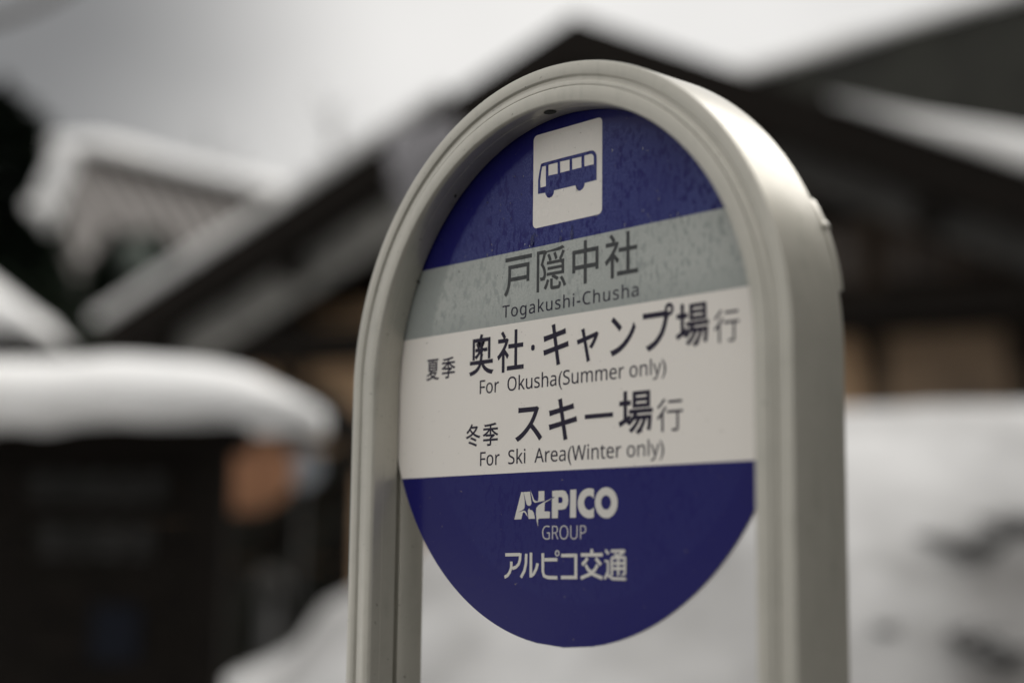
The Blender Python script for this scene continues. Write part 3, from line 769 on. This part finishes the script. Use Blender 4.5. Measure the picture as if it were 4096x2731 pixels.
def tree(name, loc, h, me, label, cat='tree', group=None, sc_=1.0, snow=None):
    t = empty(name, loc, random.uniform(0, 6), label, cat, group)
    m = MB(); m.tube([(0, 0, -.2), (.02, 0, h * .3), (0, .03, h * .7), (0, 0, h * .97)], [h * .022, h * .017, h * .009, h * .002], 9)
    m.build('trunk', M_bark, t, smooth=True)
    c = bpy.data.objects.new('crown', me); col.objects.link(c); c.parent = t; c.scale = (sc_, sc_, 1)
    return t


cedar_me = crown_mesh('cedar_crown', 14, 3.3, 9000, 5, M_leaf2, .06, 30, .28, 1.3)
spire_me = crown_mesh('spire_crown', 6.2, .95, 22000, 8, M_leaf, .02, 30, .2, 1.7)
small_me = crown_mesh('young_pine_crown', 4.9, .55, 12000, 11, M_leaf, .3, 22, .3, 4.0)

# spire conifer at the left edge with a snow pad
top = at(14, 185, 11.5)
t = tree('spire_conifer', (top.x, top.y, 0), 6.2, spire_me, 'dark narrow conifer at the left edge with a lump of snow on one branch', 'tree')
t.scale = (1.05, 1.05, top.z / 6.2)
m = MB(); q = at(120, 440, 11.2)
m.blob(q, .08, .10, .24, 4, .5); m.blob(at(98, 480, 11.2), .11, .11, .09, 9, .4); m.blob(at(148, 385, 11.2), .07, .08, .16, 2, .4)
o = m.build('snow_lump', M_snow, smooth=True)
o.parent = t; o.matrix_parent_inverse = Matrix.LocRotScale(t.location, t.rotation_euler, t.scale).inverted()

# snow capped young pine in front of the ribbed roof
top = at(318, 545, 18.5)
t = tree('young_pine', (top.x, top.y, 0), 4.9, small_me, 'young dark pine with a round frosted top in front of the ribbed roof', 'tree')
t.scale = (1.6, 1.6, top.z / 4.8)
m = MB(); m.blob(at(322, 578, 18.0), .17, .17, .12, 5, .3); m.blob(at(312, 612, 17.9), .19, .15, .08, 7, .4)
o = m.build('frosted_top', M_frost, smooth=True)
o.parent = t; o.matrix_parent_inverse = Matrix.LocRotScale(t.location, t.rotation_euler, t.scale).inverted()

# bare treetops faint against the sky
def bare_tree(px, py, d, lab, seed):
    rg = random.Random(seed); top = at(px, py, d)
    t = empty('bare_tree', (top.x, top.y, 0), 0, lab, 'tree', 'bare trees far behind the roofs')
    m = MB(); m.tube([(0, 0, 0), (.1, 0, top.z * .5), (0, 0, top.z)], [.14, .09, .02], 7); m.build('trunk', M_bark, t)
    m = MB()
    for k in range(46):
        z = top.z * rg.uniform(.55, .98); a = rg.uniform(0, 6.28); L = rg.uniform(.6, 1.5) * (1.25 - z / top.z) * 3
        e_ = Vector((math.cos(a) * L, math.sin(a) * L, z + L * .9))
        m.tube([(0, 0, z), (e_ + Vector((0, 0, z))) / 2 + Vector((0, 0, -.1)), e_], [.022, .014, .006], 4)
    m.build('branches', M_bark, t)
bare_tree(770, 235, 42, 'faint bare treetop left of the dark roof slope', 4)
bare_tree(480, 300, 46, 'faint bare treetop above the snowy ridge at left', 6)

# ------------------------------------------------------------------ dark gabled house
D0 = 14.0
TH = rad(26.4); MS = 0.474
pk = at(1320, 35, D0)
gx = RT * math.cos(TH) - FW * math.sin(TH)          # along the gable, to the right (nearer)
gy = FW * math.cos(TH) + RT * math.sin(TH)          # into the house
rz = math.atan2(gx.y, gx.x)
house = empty('gabled_house', (pk.x, pk.y, 0), rz, 'large dark timber house with a wide snow-edged gable roof', 'house')
ZR = pk.z; HW = 7.4; DEEP = 15.0; TK = .26


def roof_side(s):
    m = MB(); e = (s * HW, -HW * MS)
    m.hull([(0, 0, ZR - TK), (e[0], 0, ZR + e[1] - TK), (e[0], 0, ZR + e[1]), (0, 0, ZR)], [(0, DEEP, ZR - TK), (e[0], DEEP, ZR + e[1] - TK), (e[0], DEEP, ZR + e[1]), (0, DEEP, ZR)])
    return m.build('roof', M_black, house)


for s in (-1, 1):
    rf = roof_side(s)
    # broad dark bargeboard and a paler board behind and below it
    m = MB(); t0, t1 = .0, HW
    def strip(y0, y1, top, bot, ta=t0, tb=t1):
        m.hull([(s * ta, y0, ZR - ta * MS - bot), (s * tb, y0, ZR - tb * MS - bot), (s * tb, y0, ZR - tb * MS - top), (s * ta, y0, ZR - ta * MS - top)],
               [(s * ta, y1, ZR - ta * MS - bot), (s * tb, y1, ZR - tb * MS - bot), (s * tb, y1, ZR - tb * MS - top), (s * ta, y1, ZR - ta * MS - top)])
    strip(-.06, -.004, .03, .50); m.build('bargeboard', M_black, house)
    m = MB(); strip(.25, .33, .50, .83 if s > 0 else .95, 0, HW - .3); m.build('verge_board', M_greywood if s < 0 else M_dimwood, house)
    # purlin ends under the verge
    for k in range(1, 5):
        m = MB(); x = s * k * 1.6
        m.box(x - .09, x + .09, .02, 1.05, ZR - abs(x) * MS - .78, ZR - abs(x) * MS - .56); m.build('purlin_end', M_black, house)
    # snow lying on the roof: thicker and overhanging towards the eaves
    m = MB(); rows = []
    N = 44
    st = {-1: 1.3, 1: 2.45}[s]
    prof_ = [(-.16, .02), (-.20, .55), (-.10, .92), (.12, 1.0), (2, 1.02), (DEEP - .3, 1.0), (DEEP, .02)]
    for i in range(N + 1):
        x = st + (HW + .12 - st) * i / N
        tk = (.05 + (.05 if s < 0 else .30) * smooth((x - st) / 2.2)) * (1 + .10 * noise.noise(Vector((x * 1.3, s, 0)))) * smooth(i / 2.0)
        if i > N - 3: tk *= (.9, .7, .35)[i - (N - 2)]
        rows.append([m.bm.verts.new((s * x, y + .04 * noise.noise(Vector((x * 2, k, s))) * (k < 4), ZR - x * MS + .01 + tk * f)) for k, (y, f) in enumerate(prof_)])
    for i in range(N):
        for k in range(len(prof_) - 1):
            m.bm.faces.new((rows[i][k], rows[i][k + 1], rows[i + 1][k + 1], rows[i + 1][k]))
    m.bm.faces.new(rows[-1]); m.bm.faces.new(rows[0][::-1])
    for i in range(N): m.bm.faces.new((rows[i][0], rows[i + 1][0], rows[i + 1][-1], rows[i][-1]))
    o = m.build('roof_snow', M_snow, house, smooth=True); tag(o, 'thick snow on the %s slope of the gable roof' % ('left' if s < 0 else 'right'))

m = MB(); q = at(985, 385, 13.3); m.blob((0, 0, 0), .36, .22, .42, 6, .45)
o = m.build('snow_lump', M_shadedsnow, house, smooth=True); o.location = Matrix.LocRotScale(house.location, house.rotation_euler, None).inverted() @ q
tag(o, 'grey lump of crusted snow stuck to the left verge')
YW = 1.15           # gable wall set back under the verge
WW = 6.6
m = MB()
m.hull([(-WW, YW, 0), (WW, YW, 0), (WW, YW, ZR - WW * MS - TK - .02), (0, YW, ZR - TK - .02), (-WW, YW, ZR - WW * MS - TK - .02)],
       [(-WW, DEEP - .6, 0), (WW, DEEP - .6, 0), (WW, DEEP - .6, ZR - WW * MS - TK - .02), (0, DEEP - .6, ZR - TK - .02), (-WW, DEEP - .6, ZR - WW * MS - TK - .02)])
wall = m.build('wall', M_dplaster, house)
# timber frame on the gable
for k in range(-5, 6):
    x = k * 1.25
    top = ZR - abs(x) * MS - .62
    m = MB(); m.box(x - .08, x + .08, YW - .09, YW - .002, 0, top); m.build('post', M_post, house)
for z, hh in ((1.1, .2), (2.62, .16), (3.74, .22), (4.82, .16)):
    half = min(WW, (ZR - z - hh - .62) / MS)
    m = MB(); m.box(-half, half, YW - .13, YW - .004, z, z + hh); m.build('beam', M_black, house)
# ochre boards between the posts, darker rightwards: fading light put into their colour
for k in range(-5, 5):
    x0 = k * 1.25 + .10; x1 = (k + 1) * 1.25 - .10
    for (z0, z1) in ((1.34, 2.58), (2.82, 3.72), (4.12, 4.78)):
        zt = min(ZR - max(abs(x0), abs(x1)) * MS - .66, z1)
        if z0 > 3.9 and k > -2: continue
        if zt - z0 < .2: continue
        m = MB(); m.box(x0, x1, YW - .045, YW - .003, z0, zt); m.build('wall_board', M_plaster if k < 2 else (M_brown if k == 2 else M_dplaster), house)
# row of brown latticed windows
for k in range(-1, 4):
    x0 = k * 1.25 + .12; x1 = (k + 1) * 1.25 - .12
    m = MB(); m.box(x0, x1, YW - .03, YW - .003, 4.24, 4.79); wn = m.build('window', M_shoji, house)
    for q in range(1, 4):
        m = MB(); xx = x0 + (x1 - x0) * q / 4; m.box(xx - .015, xx + .015, YW - .05, YW - .032, 4.24, 4.79); m.build('muntin', M_black, wn)
# pent roof along the front with deep black fascia
m = MB()
m.hull([(-WW, YW - .14, 3.99), (WW, YW - .14, 3.99), (WW, YW - .14, 4.08), (-WW, YW - .14, 4.08)], [(-WW, YW - .8, 3.86), (WW, YW - .8, 3.86), (WW, YW - .8, 3.95), (-WW, YW - .8, 3.95)])
m.build('pent_roof', M_black, house)
m = MB(); m.box(-WW, WW, YW - .86, YW - .803, 3.72, 3.98); m.build('pent_fascia', M_black, house)
for k in range(-5, 6):
    m = MB(); x = k * 1.25; m.bar((x, YW - .12, 3.4), (x, YW - .75, 3.82), .07, .09); m.build('bracket', M_black, house)

# ------------------------------------------------------------------ ribbed hip roof house at far left
h0 = 6.10
a = at(190, 352, 1.0) - CAM_P; b = at(640, 462, 1.0) - CAM_P
d1 = h0 / a.z; d2 = h0 / b.z
A = Vector((a.dot(RT) * d1, d1)); B = Vector((b.dot(RT) * d2, d2))
ld = (B - A).normalized()
dn = Vector((ld.y, -ld.x))
if dn.x < 0: dn = -dn
worldA = W(A.x, A.y, 0)
lx = RT * ld.x + FW * ld.y; ly = -(RT * dn.x + FW * dn.y)    # local x along the ridge, local -y downhill to the viewer
rz2 = math.atan2(lx.y, lx.x)
hip = empty('hip_roofed_house', (worldA.x, worldA.y, 0), rz2, 'house with a steep ribbed grey hip roof under a thick snow ridge', 'house')
ZT = h0 + CAM_P.z; PT_ = 1.15; RL = 9.0; RUN = 4.6
sgn = 1 if lx.cross(ly).z > 0 else -1
def L2(x, y, z): return Vector((x, y * sgn, z))      # y < 0 is towards the viewer
ez = ZT - PT_ * RUN
m = MB()
vr = [m.bm.verts.new(q) for q in (L2(0, 0, ZT), L2(RL, 0, ZT), L2(RL + RUN, -RUN, ez), L2(-RUN, -RUN, ez), L2(-RUN, RUN, ez), L2(RL + RUN, RUN, ez))]
for f in ((0, 1, 2, 3), (0, 3, 4), (1, 5, 2), (0, 4, 5, 1), (3, 2, 5, 4)): m.bm.faces.new([vr[i] for i in f])
m.build('roof', M_roof, hip)
sp = .38
n0 = int(-RUN / sp) + 1
for k in range(n0, int((RL + RUN) / sp)):
    x = k * sp
    t0 = 0 if 0 <= x <= RL else (-x if x < 0 else x - RL)
    if RUN - t0 < .15: continue
    m = MB(); m.bar(L2(x, -t0 - .02, ZT - PT_ * (t0 + .02) + .03), L2(x, -RUN + .02, ez + .05), .13, .10); m.build('roof_rib', M_rib, hip)
for k in range(1, 14):
    y = -RUN + k * .64
    t0 = abs(y)
    m = MB()
    if RUN - t0 > .15:
        m.bar(L2(-t0 - .02, y, ZT - PT_ * t0 + .03), L2(-RUN + .02, y, ez + .05), .13, .10); m.build('roof_rib', M_rib, hip)
for end in (-RUN, RUN + RL):
    m = MB(); m.bar(L2(0 if end < 0 else RL, 0, ZT + .04), L2(end, -RUN, ez + .04), .16, .12); m.build('hip_ridge', M_rib, hip)
m = MB(); m.box(-.15, RL + .15, -.24, .24, ZT - .16, ZT + .13); m.build('ridge_box', M_black, hip)
m = MB(); rows = []
for i in range(50):
    x = -.5 + (RL + 1.0) * i / 49
    k = smooth(min(i, 49 - i) / 3.0)
    w_ = .44 * (.5 + .5 * k); hgt = (.17 + .06 * noise.noise(Vector((x, 3, 0)))) * (.35 + .65 * k)
    rows.append([m.bm.verts.new(L2(x, y * w_, ZT + .08 + z * hgt - .10 * (abs(y) > .8))) for y, z in ((-1, .1), (-1.06, .45), (-.8, .85), (0, 1.05), (.8, .85), (1.06, .45), (1, .1))])
for i in range(49):
    for k in range(7): m.bm.faces.new((rows[i][k], rows[i][(k + 1) % 7], rows[i + 1][(k + 1) % 7], rows[i + 1][k]))
m.bm.faces.new(rows[0]); m.bm.faces.new(rows[-1][::-1])
m.build('ridge_snow', M_snow, hip, smooth=True)
m = MB(); m.box(-RUN + .6, RL + RUN - .6, -RUN + .6, RUN - .6, 0, ez + .3); m.build('wall', M_dplaster, hip)

# ------------------------------------------------------------------ thatched house, upper right
hh_ = 8.6
a = at(1640, 172, 1.0) - CAM_P; b = at(2420, -62, 1.0) - CAM_P
A = Vector((a.dot(RT), 1)) * (hh_ / a.z); B = Vector((b.dot(RT), 1)) * (hh_ / b.z)
ld = (B - A).normalized(); LN = (B - A).length
A3 = W(A.x, A.y, 0); lx = RT * ld.x + FW * ld.y
th = empty('thatched_house', (A3.x, A3.y, 0), math.atan2(lx.y, lx.x), 'tall house with a mossy dark thatched roof rising at the upper right', 'house')
ZT2 = hh_ + CAM_P.z
m = MB(); rows = []
for i in range(61):
    x = -.2 + (LN + 6.2) * i / 60
    row = []
    for j in range(25):
        t_ = j / 24; y = -.15 - 4.6 * t_
        nn_ = noise.noise(Vector((x * .8, y * .8, 2))) * .10 + noise.noise(Vector((x * 2.2, y * 2.2, 7))) * .05
        row.append(m.bm.verts.new((x - .9 * t_, y, ZT2 - .25 - 4.9 * t_ + nn_)))
    row.append(m.bm.verts.new((x - .9, -4.4, ZT2 - 5.7)))
    row.append(m.bm.verts.new((x, .15, ZT2 - .6)))
    rows.append(row)
for i in range(60):
    for k in range(len(rows[0])): m.bm.faces.new((rows[i][k], rows[i][(k + 1) % len(rows[0])], rows[i + 1][(k + 1) % len(rows[0])], rows[i + 1][k]))
m.bm.faces.new(rows[0]); m.bm.faces.new(rows[-1][::-1])
m.build('thatch', M_thatch, th, smooth=True, sharp=50)
m = MB(); rows = []
for i in range(70):
    x = -.5 + (LN + 6) * i / 69; k = smooth(min(i, 69 - i) / 4)
    hgt = (.22 + .12 * noise.noise(Vector((x * .9, 3, 5)))) * k
    rows.append([m.bm.verts.new((x, y * (.34 + .10 * noise.noise(Vector((x * 1.1, 9, y)))), ZT2 - .22 + z * hgt)) for y, z in ((-1, -.3), (-1.05, .3), (-.75, .85), (0, 1.05), (.8, .85), (1.06, .3), (1, -.3))])
for i in range(69):
    for k in range(7): m.bm.faces.new((rows[i][k], rows[i][(k + 1) % 7], rows[i + 1][(k + 1) % 7], rows[i + 1][k]))
m.bm.faces.new(rows[0]); m.bm.faces.new(rows[-1][::-1])
m.build('ridge_snow', M_snow, th, smooth=True)
m = MB(); m.box(.4, LN + 5, -3.6, 4, 0, ZT2 - 4.2); m.build('wall', M_dplaster, th)
m = MB(); m.hull([(0, .2, ZT2 - .3), (LN + 6, .2, ZT2 - .3), (LN + 6, 4.6, ZT2 - 5.2), (0, 4.6, ZT2 - 5.2)], [(0, .2, ZT2 - .7), (LN + 6, .2, ZT2 - .7), (LN + 6, 4.6, ZT2 - 5.6), (0, 4.6, ZT2 - 5.6)])
m.build('rear_thatch', M_thatch, th)

# ------------------------------------------------------------------ small shed with snowy roof at the left edge
d = 9.0
p0 = at(-260, 742, d); p1 = at(60, 752, d)
shed = empty('snowy_shed', (p1.x, p1.y, 0), math.atan2(RT.y, RT.x), 'small shed at the left edge under a wedge of snow sloping down to the right', 'shed')
rw = (p1 - p0).dot(RT); zt = p0.z; zb = p1.z
m = MB(); m.hull([(-rw, 0, zt - .14), (0, 0, zb - .14), (0, 0, zb - .04), (-rw, 0, zt - .04)], [(-rw, .8, zt - .14), (0, .8, zb - .14), (0, .8, zb - .04), (-rw, .8, zt - .04)])
m.hull([(-2 * rw, 0, zb - .14), (-rw, 0, zt - .14), (-rw, 0, zt - .04), (-2 * rw, 0, zb - .04)], [(-2 * rw, .8, zb - .14), (-rw, .8, zt - .14), (-rw, .8, zt - .04), (-2 * rw, .8, zb - .04)])
m.build('roof', M_black, shed)
m = MB(); rows = []
for i in range(31):
    t_ = i / 30; x = -rw + (rw + .06) * t_; z = zt + (zb - zt) * t_
    tk = (.09 + .72 * min(.75, (1 - t_) * rw)) * (1 if i < 28 else (.8, .55, .2)[i - 28]) + .03 * noise.noise(Vector((x * 3, 2, 2)))
    rows.append([m.bm.verts.new((x, y, z - .03 + f * tk)) for y, f in ((-.1, 0), (-.14, .6), (0, .95), (.25, 1), (.6, 1), (.88, .5), (.85, 0))])
for i in range(30):
    for k in range(7): m.bm.faces.new((rows[i][k], rows[i][(k + 1) % 7], rows[i + 1][(k + 1) % 7], rows[i + 1][k]))
m.bm.faces.new(rows[0]); m.bm.faces.new(rows[-1][::-1])
m.build('roof_snow', M_snow, shed, smooth=True)
m = MB(); m.box(-2 * rw + .3, -.25, .12, .7, 0, zb - .2); m.build('wall', M_black, shed)

# ------------------------------------------------------------------ roofed information board, left foreground
d = 4.9
c0 = at(200, 1000, d)
bd = empty('information_board', (c0.x, c0.y, 0), math.atan2(RT.y, RT.x), 'roofed dark timber information board under a thick cushion of snow', 'information board')
def bx(px): return (at(px, 1000, d) - c0).dot(RT)
def bz(py): return at(1176, py, d).z
xl, xr = bx(-330), bx(448)
zl_ = bz(1568) - .55
n_p = 9
zt_ = bz(1010)
for k in range(n_p):     # horizontal planks
    h_ = (zt_ - zl_) / n_p
    m = MB(); m.box(xl, xr, .02 + .003 * (k % 2), .06, zl_ + k * h_ + .004, zl_ + (k + 1) * h_ - .004); m.build('plank', M_black, bd)
for x in (xl - .06, xr + .0):
    m = MB(); m.box(x, x + .11, -.03, .10, -.1, zt_ + .02, .006); m.build('post', M_black, bd)
m = MB(); m.box(xl - .1, xr + .16, -.04, .12, zt_ - .05, zt_ + .05, .006); m.build('top_rail', M_black, bd)
xe0, xe1 = bx(-420), bx(560)
xs1 = bx(722)
zr_ = zt_ + .05
m = MB()
m.hull([(xe0, -.27, zr_ - .02), (xe0, .04, zr_ + .10), (xe0, .38, zr_ - .02), (xe0, .38, zr_ + .02), (xe0, .04, zr_ + .14), (xe0, -.27, zr_ + .02)],
       [(xe1, -.27, zr_ - .02), (xe1, .04, zr_ + .10), (xe1, .38, zr_ - .02), (xe1, .38, zr_ + .02), (xe1, .04, zr_ + .14), (xe1, -.27, zr_ + .02)])
m.build('roof', M_black, bd)
m = MB(); rows = []
N = 60
for i in range(N + 1):
    t_ = i / N; x = xe0 - .02 + (xs1 + .03 - xe0) * t_
    e_ = (xs1 + .03 - x)
    k = math.sqrt(max(0, 1 - (1 - min(1, e_ / .62)) ** 2.0)) if e_ < .62 else 1
    k = max(k * (1 if e_ > .25 else .55 + .45 * e_ / .25), .02)
    hh = .165 * k * (1 + .10 * noise.noise(Vector((x * 1.7, 1, 4))) + .05 * noise.noise(Vector((x * 5, 1, 4))))
    wv = .36 * (.55 + .45 * k)
    low = -.045 - .04 * smooth((e_ - .6) / .5) + .05 * noise.noise(Vector((x * 2.2, 8, 1))) + .03 * noise.noise(Vector((x * 6, 2, 1)))
    wv *= 1 + .10 * noise.noise(Vector((x * 2.1, 4, 4)))
    rows.append([m.bm.verts.new((x, .04 + y * wv, zr_ + .03 + (low if z == 0 else z * hh))) for y, z in ((-.98, 0), (-1.02, .18), (-.86, .55), (-.50, .88), (0, 1.0), (.66, .93), (.98, .62), (1.04, .25), (.98, 0))])
for i in range(N):
    for k in range(9): m.bm.faces.new((rows[i][k], rows[i][(k + 1) % 9], rows[i + 1][(k + 1) % 9], rows[i + 1][k]))
m.bm.faces.new(rows[0]); m.bm.faces.new(rows[-1][::-1])
m.build('snow_cushion', M_snow, bd, smooth=True)
# faded rows of carved characters, too worn to read
rg = random.Random(12)
for (py0, py1, pa, pb) in ((1095, 1165, 70, 400), (1215, 1290, 95, 405)):
    m = MB(); z0 = bz(py1); z1 = bz(py0); x = bx(pa); xe = bx(pb); cw = (z1 - z0) * .9
    while x < xe - cw:
        for q in range(3):
            zz = z0 + (z1 - z0) * (q + .5) / 3 + rg.uniform(-.005, .005)
            m.box(x + rg.uniform(0, .01), x + cw * rg.uniform(.7, .95), .006 + q * .0007, .0125 + q * .0007, zz - .006, zz + .006)
        m.box(x + cw * .4, x + cw * .4 + .014, .0045, .0105, z0, z1); m.box(x + cw * .72, x + cw * .72 + .010, .0038, .0098, z0, z1)
        x += cw * 1.02
    m.build('worn_lettering', M_letter, bd, kind='stuff')
m = MB(); m.box(bx(232), bx(338), .004, .014, bz(1530), bz(1400)); m.build('notice_sheet', M_blue2, bd)

# ------------------------------------------------------------------ lantern, small sign and timber fence between board and bus stop
d = 8.0
q = at(558, 1080, d)
lan = empty('hanging_lantern', q, 0, 'orange-brown round lantern hanging left of a small pale sign', 'lantern')
m = MB(); rows = []
for i in range(15):
    t_ = -1 + 2 * i / 14; r = .265 * math.sqrt(max(.06, 1 - t_ * t_ * .92)) * (1 + .02 * (i % 2))
    rows.append([m.bm.verts.new((r * math.cos(2 * math.pi * k / 24), r * math.sin(2 * math.pi * k / 24), t_ * .215)) for k in range(24)])
for i in range(14):
    for k in range(24): m.bm.faces.new((rows[i][k], rows[i][(k + 1) % 24], rows[i + 1][(k + 1) % 24], rows[i + 1][k]))
m.bm.faces.new(rows[0]); m.bm.faces.new(rows[-1])
m.build('paper_body', M_orange, lan, smooth=True)
for z in (-.23, .22):
    m = MB(); m.tube([(0, 0, z - .012), (0, 0, z + .022)], .065, 20); m.build('end_ring', M_black, lan)
m = MB(); m.tube([(0, 0, .24), (0, 0, .42)], .006, 6); m.build('hanger', M_cable, lan)
q = at(690, 1072, d)
rs = empty('round_sign', (q.x, q.y, 0), math.atan2(RT.y, RT.x), 'small pale round sign on a thin pole right of the orange lantern', 'sign')
m = MB(); m.tube([(0, 0, q.z), (0, .02, q.z)], .105, 32); m.build('plate', M_white, rs)
m = MB(); m.tube([(0, .04, 0), (0, .04, q.z + .05)], .014, 10); m.build('pole', M_cable, rs, smooth=True)
# eave beam from which the lantern hangs, with open timber shelter
sh = empty('timber_shelter', W(0, 8.9, 0), math.atan2(RT.y, RT.x), 'dark open timber shelter behind the orange lantern', 'shelter')
def sx(px, d_=8.9): return (at(px, 1000, d_) - W(0, d_, 0)).dot(RT)
def sz(py, d_=8.9): return at(1176, py, d_).z
m = MB(); m.box(sx(300), sx(812), -1.25, 1.2, sz(985), sz(985) + .10); m.build('roof', M_black, sh)
for px in (330, 470, 640, 800):
    m = MB(); m.box(sx(px) - .06, sx(px) + .06, -.06, .06, 0, sz(985) - .003); m.build('post', M_black, sh)
for k in range(11):
    z = .1 + k * .19
    m = MB(); m.box(sx(300), sx(815), .08, .11, z, z + .187); m.build('wall_plank', M_shelter, sh)
for py0, py1 in ((1250, 1060), (1420, 1180)):
    m = MB(); m.bar((sx(560), -.3, sz(py0)), (sx(815), -.3, sz(py1)), .05, .06); m.build('handrail', M_shelter, sh)
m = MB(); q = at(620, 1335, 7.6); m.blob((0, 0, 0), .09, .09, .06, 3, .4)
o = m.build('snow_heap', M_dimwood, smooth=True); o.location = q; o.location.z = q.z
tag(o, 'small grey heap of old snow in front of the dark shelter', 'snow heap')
m = MB(); m.tube([(q.x, q.y, 0), (q.x, q.y, q.z - .03)], .045, 10); o = m.build('stump', M_cable, smooth=True); tag(o, 'dark post stump carrying the small grey snow heap', 'stump')

# ------------------------------------------------------------------ overhead cable, top left
m = MB(); p0 = at(-300, 75, 4.2); p1 = at(300, -130, 6.2)
m.tube([p0 + (p1 - p0) * (i / 12) - Vector((0, 0, .12 * math.sin(math.pi * i / 12))) for i in range(13)], .02, 10)
far0 = p0 + (p0 - p1) * 1.0; 
tag(m.build('overhead_cable', M_cable, smooth=True), 'thick dark cable crossing the top left corner of the sky', 'cable')

# ------------------------------------------------------------------ unseen cedars and dark building, added to darken what frame and panel reflect
for k, (x, d_, s_, hh) in enumerate(((6.4, 1.6, 1.1, 8), (7, -1.7, 1.1, 9), (7.6, 4.2, 1.0, 8), (9.5, .3, 1.4, 12), (9.6, 6.6, 1.2, 10))):
    q = W(x, d_, 0)
    t = tree('added_cedar', q, 14, cedar_me, ['added cedar by the road', 'added cedar beside the road bend', 'added cedar at the end of the snow bank', 'added tall cedar behind the roadside trees', 'added cedar beyond the snow bank'][k] + ' right of the view', 'tree', 'cedars added unseen right of the view', s_)
    t.scale = (1, 1, hh / 14)
q = W(-1.5, -13, 0)
st_ = empty('added_storehouse', q, math.atan2(RT.y, RT.x), 'long dark building added unseen behind the camera', 'added_storehouse')
m = MB(); m.box(-12, 12, -5, 0, 0, 3.2); m.build('wall', M_dplaster, st_)
m = MB(); m.hull([(-12.6, .7, 3.0), (12.6, .7, 3.0), (12.6, -2.5, 4.9), (-12.6, -2.5, 4.9)], [(-12.6, .7, 3.14), (12.6, .7, 3.14), (12.6, -2.5, 5.04), (-12.6, -2.5, 5.04)])
m.hull([(-12.6, -5.7, 3.0), (12.6, -5.7, 3.0), (12.6, -2.52, 4.9), (-12.6, -2.52, 4.9)], [(-12.6, -5.7, 3.14), (12.6, -5.7, 3.14), (12.6, -2.52, 5.04), (-12.6, -2.52, 5.04)])
m.build('roof', M_black, st_)
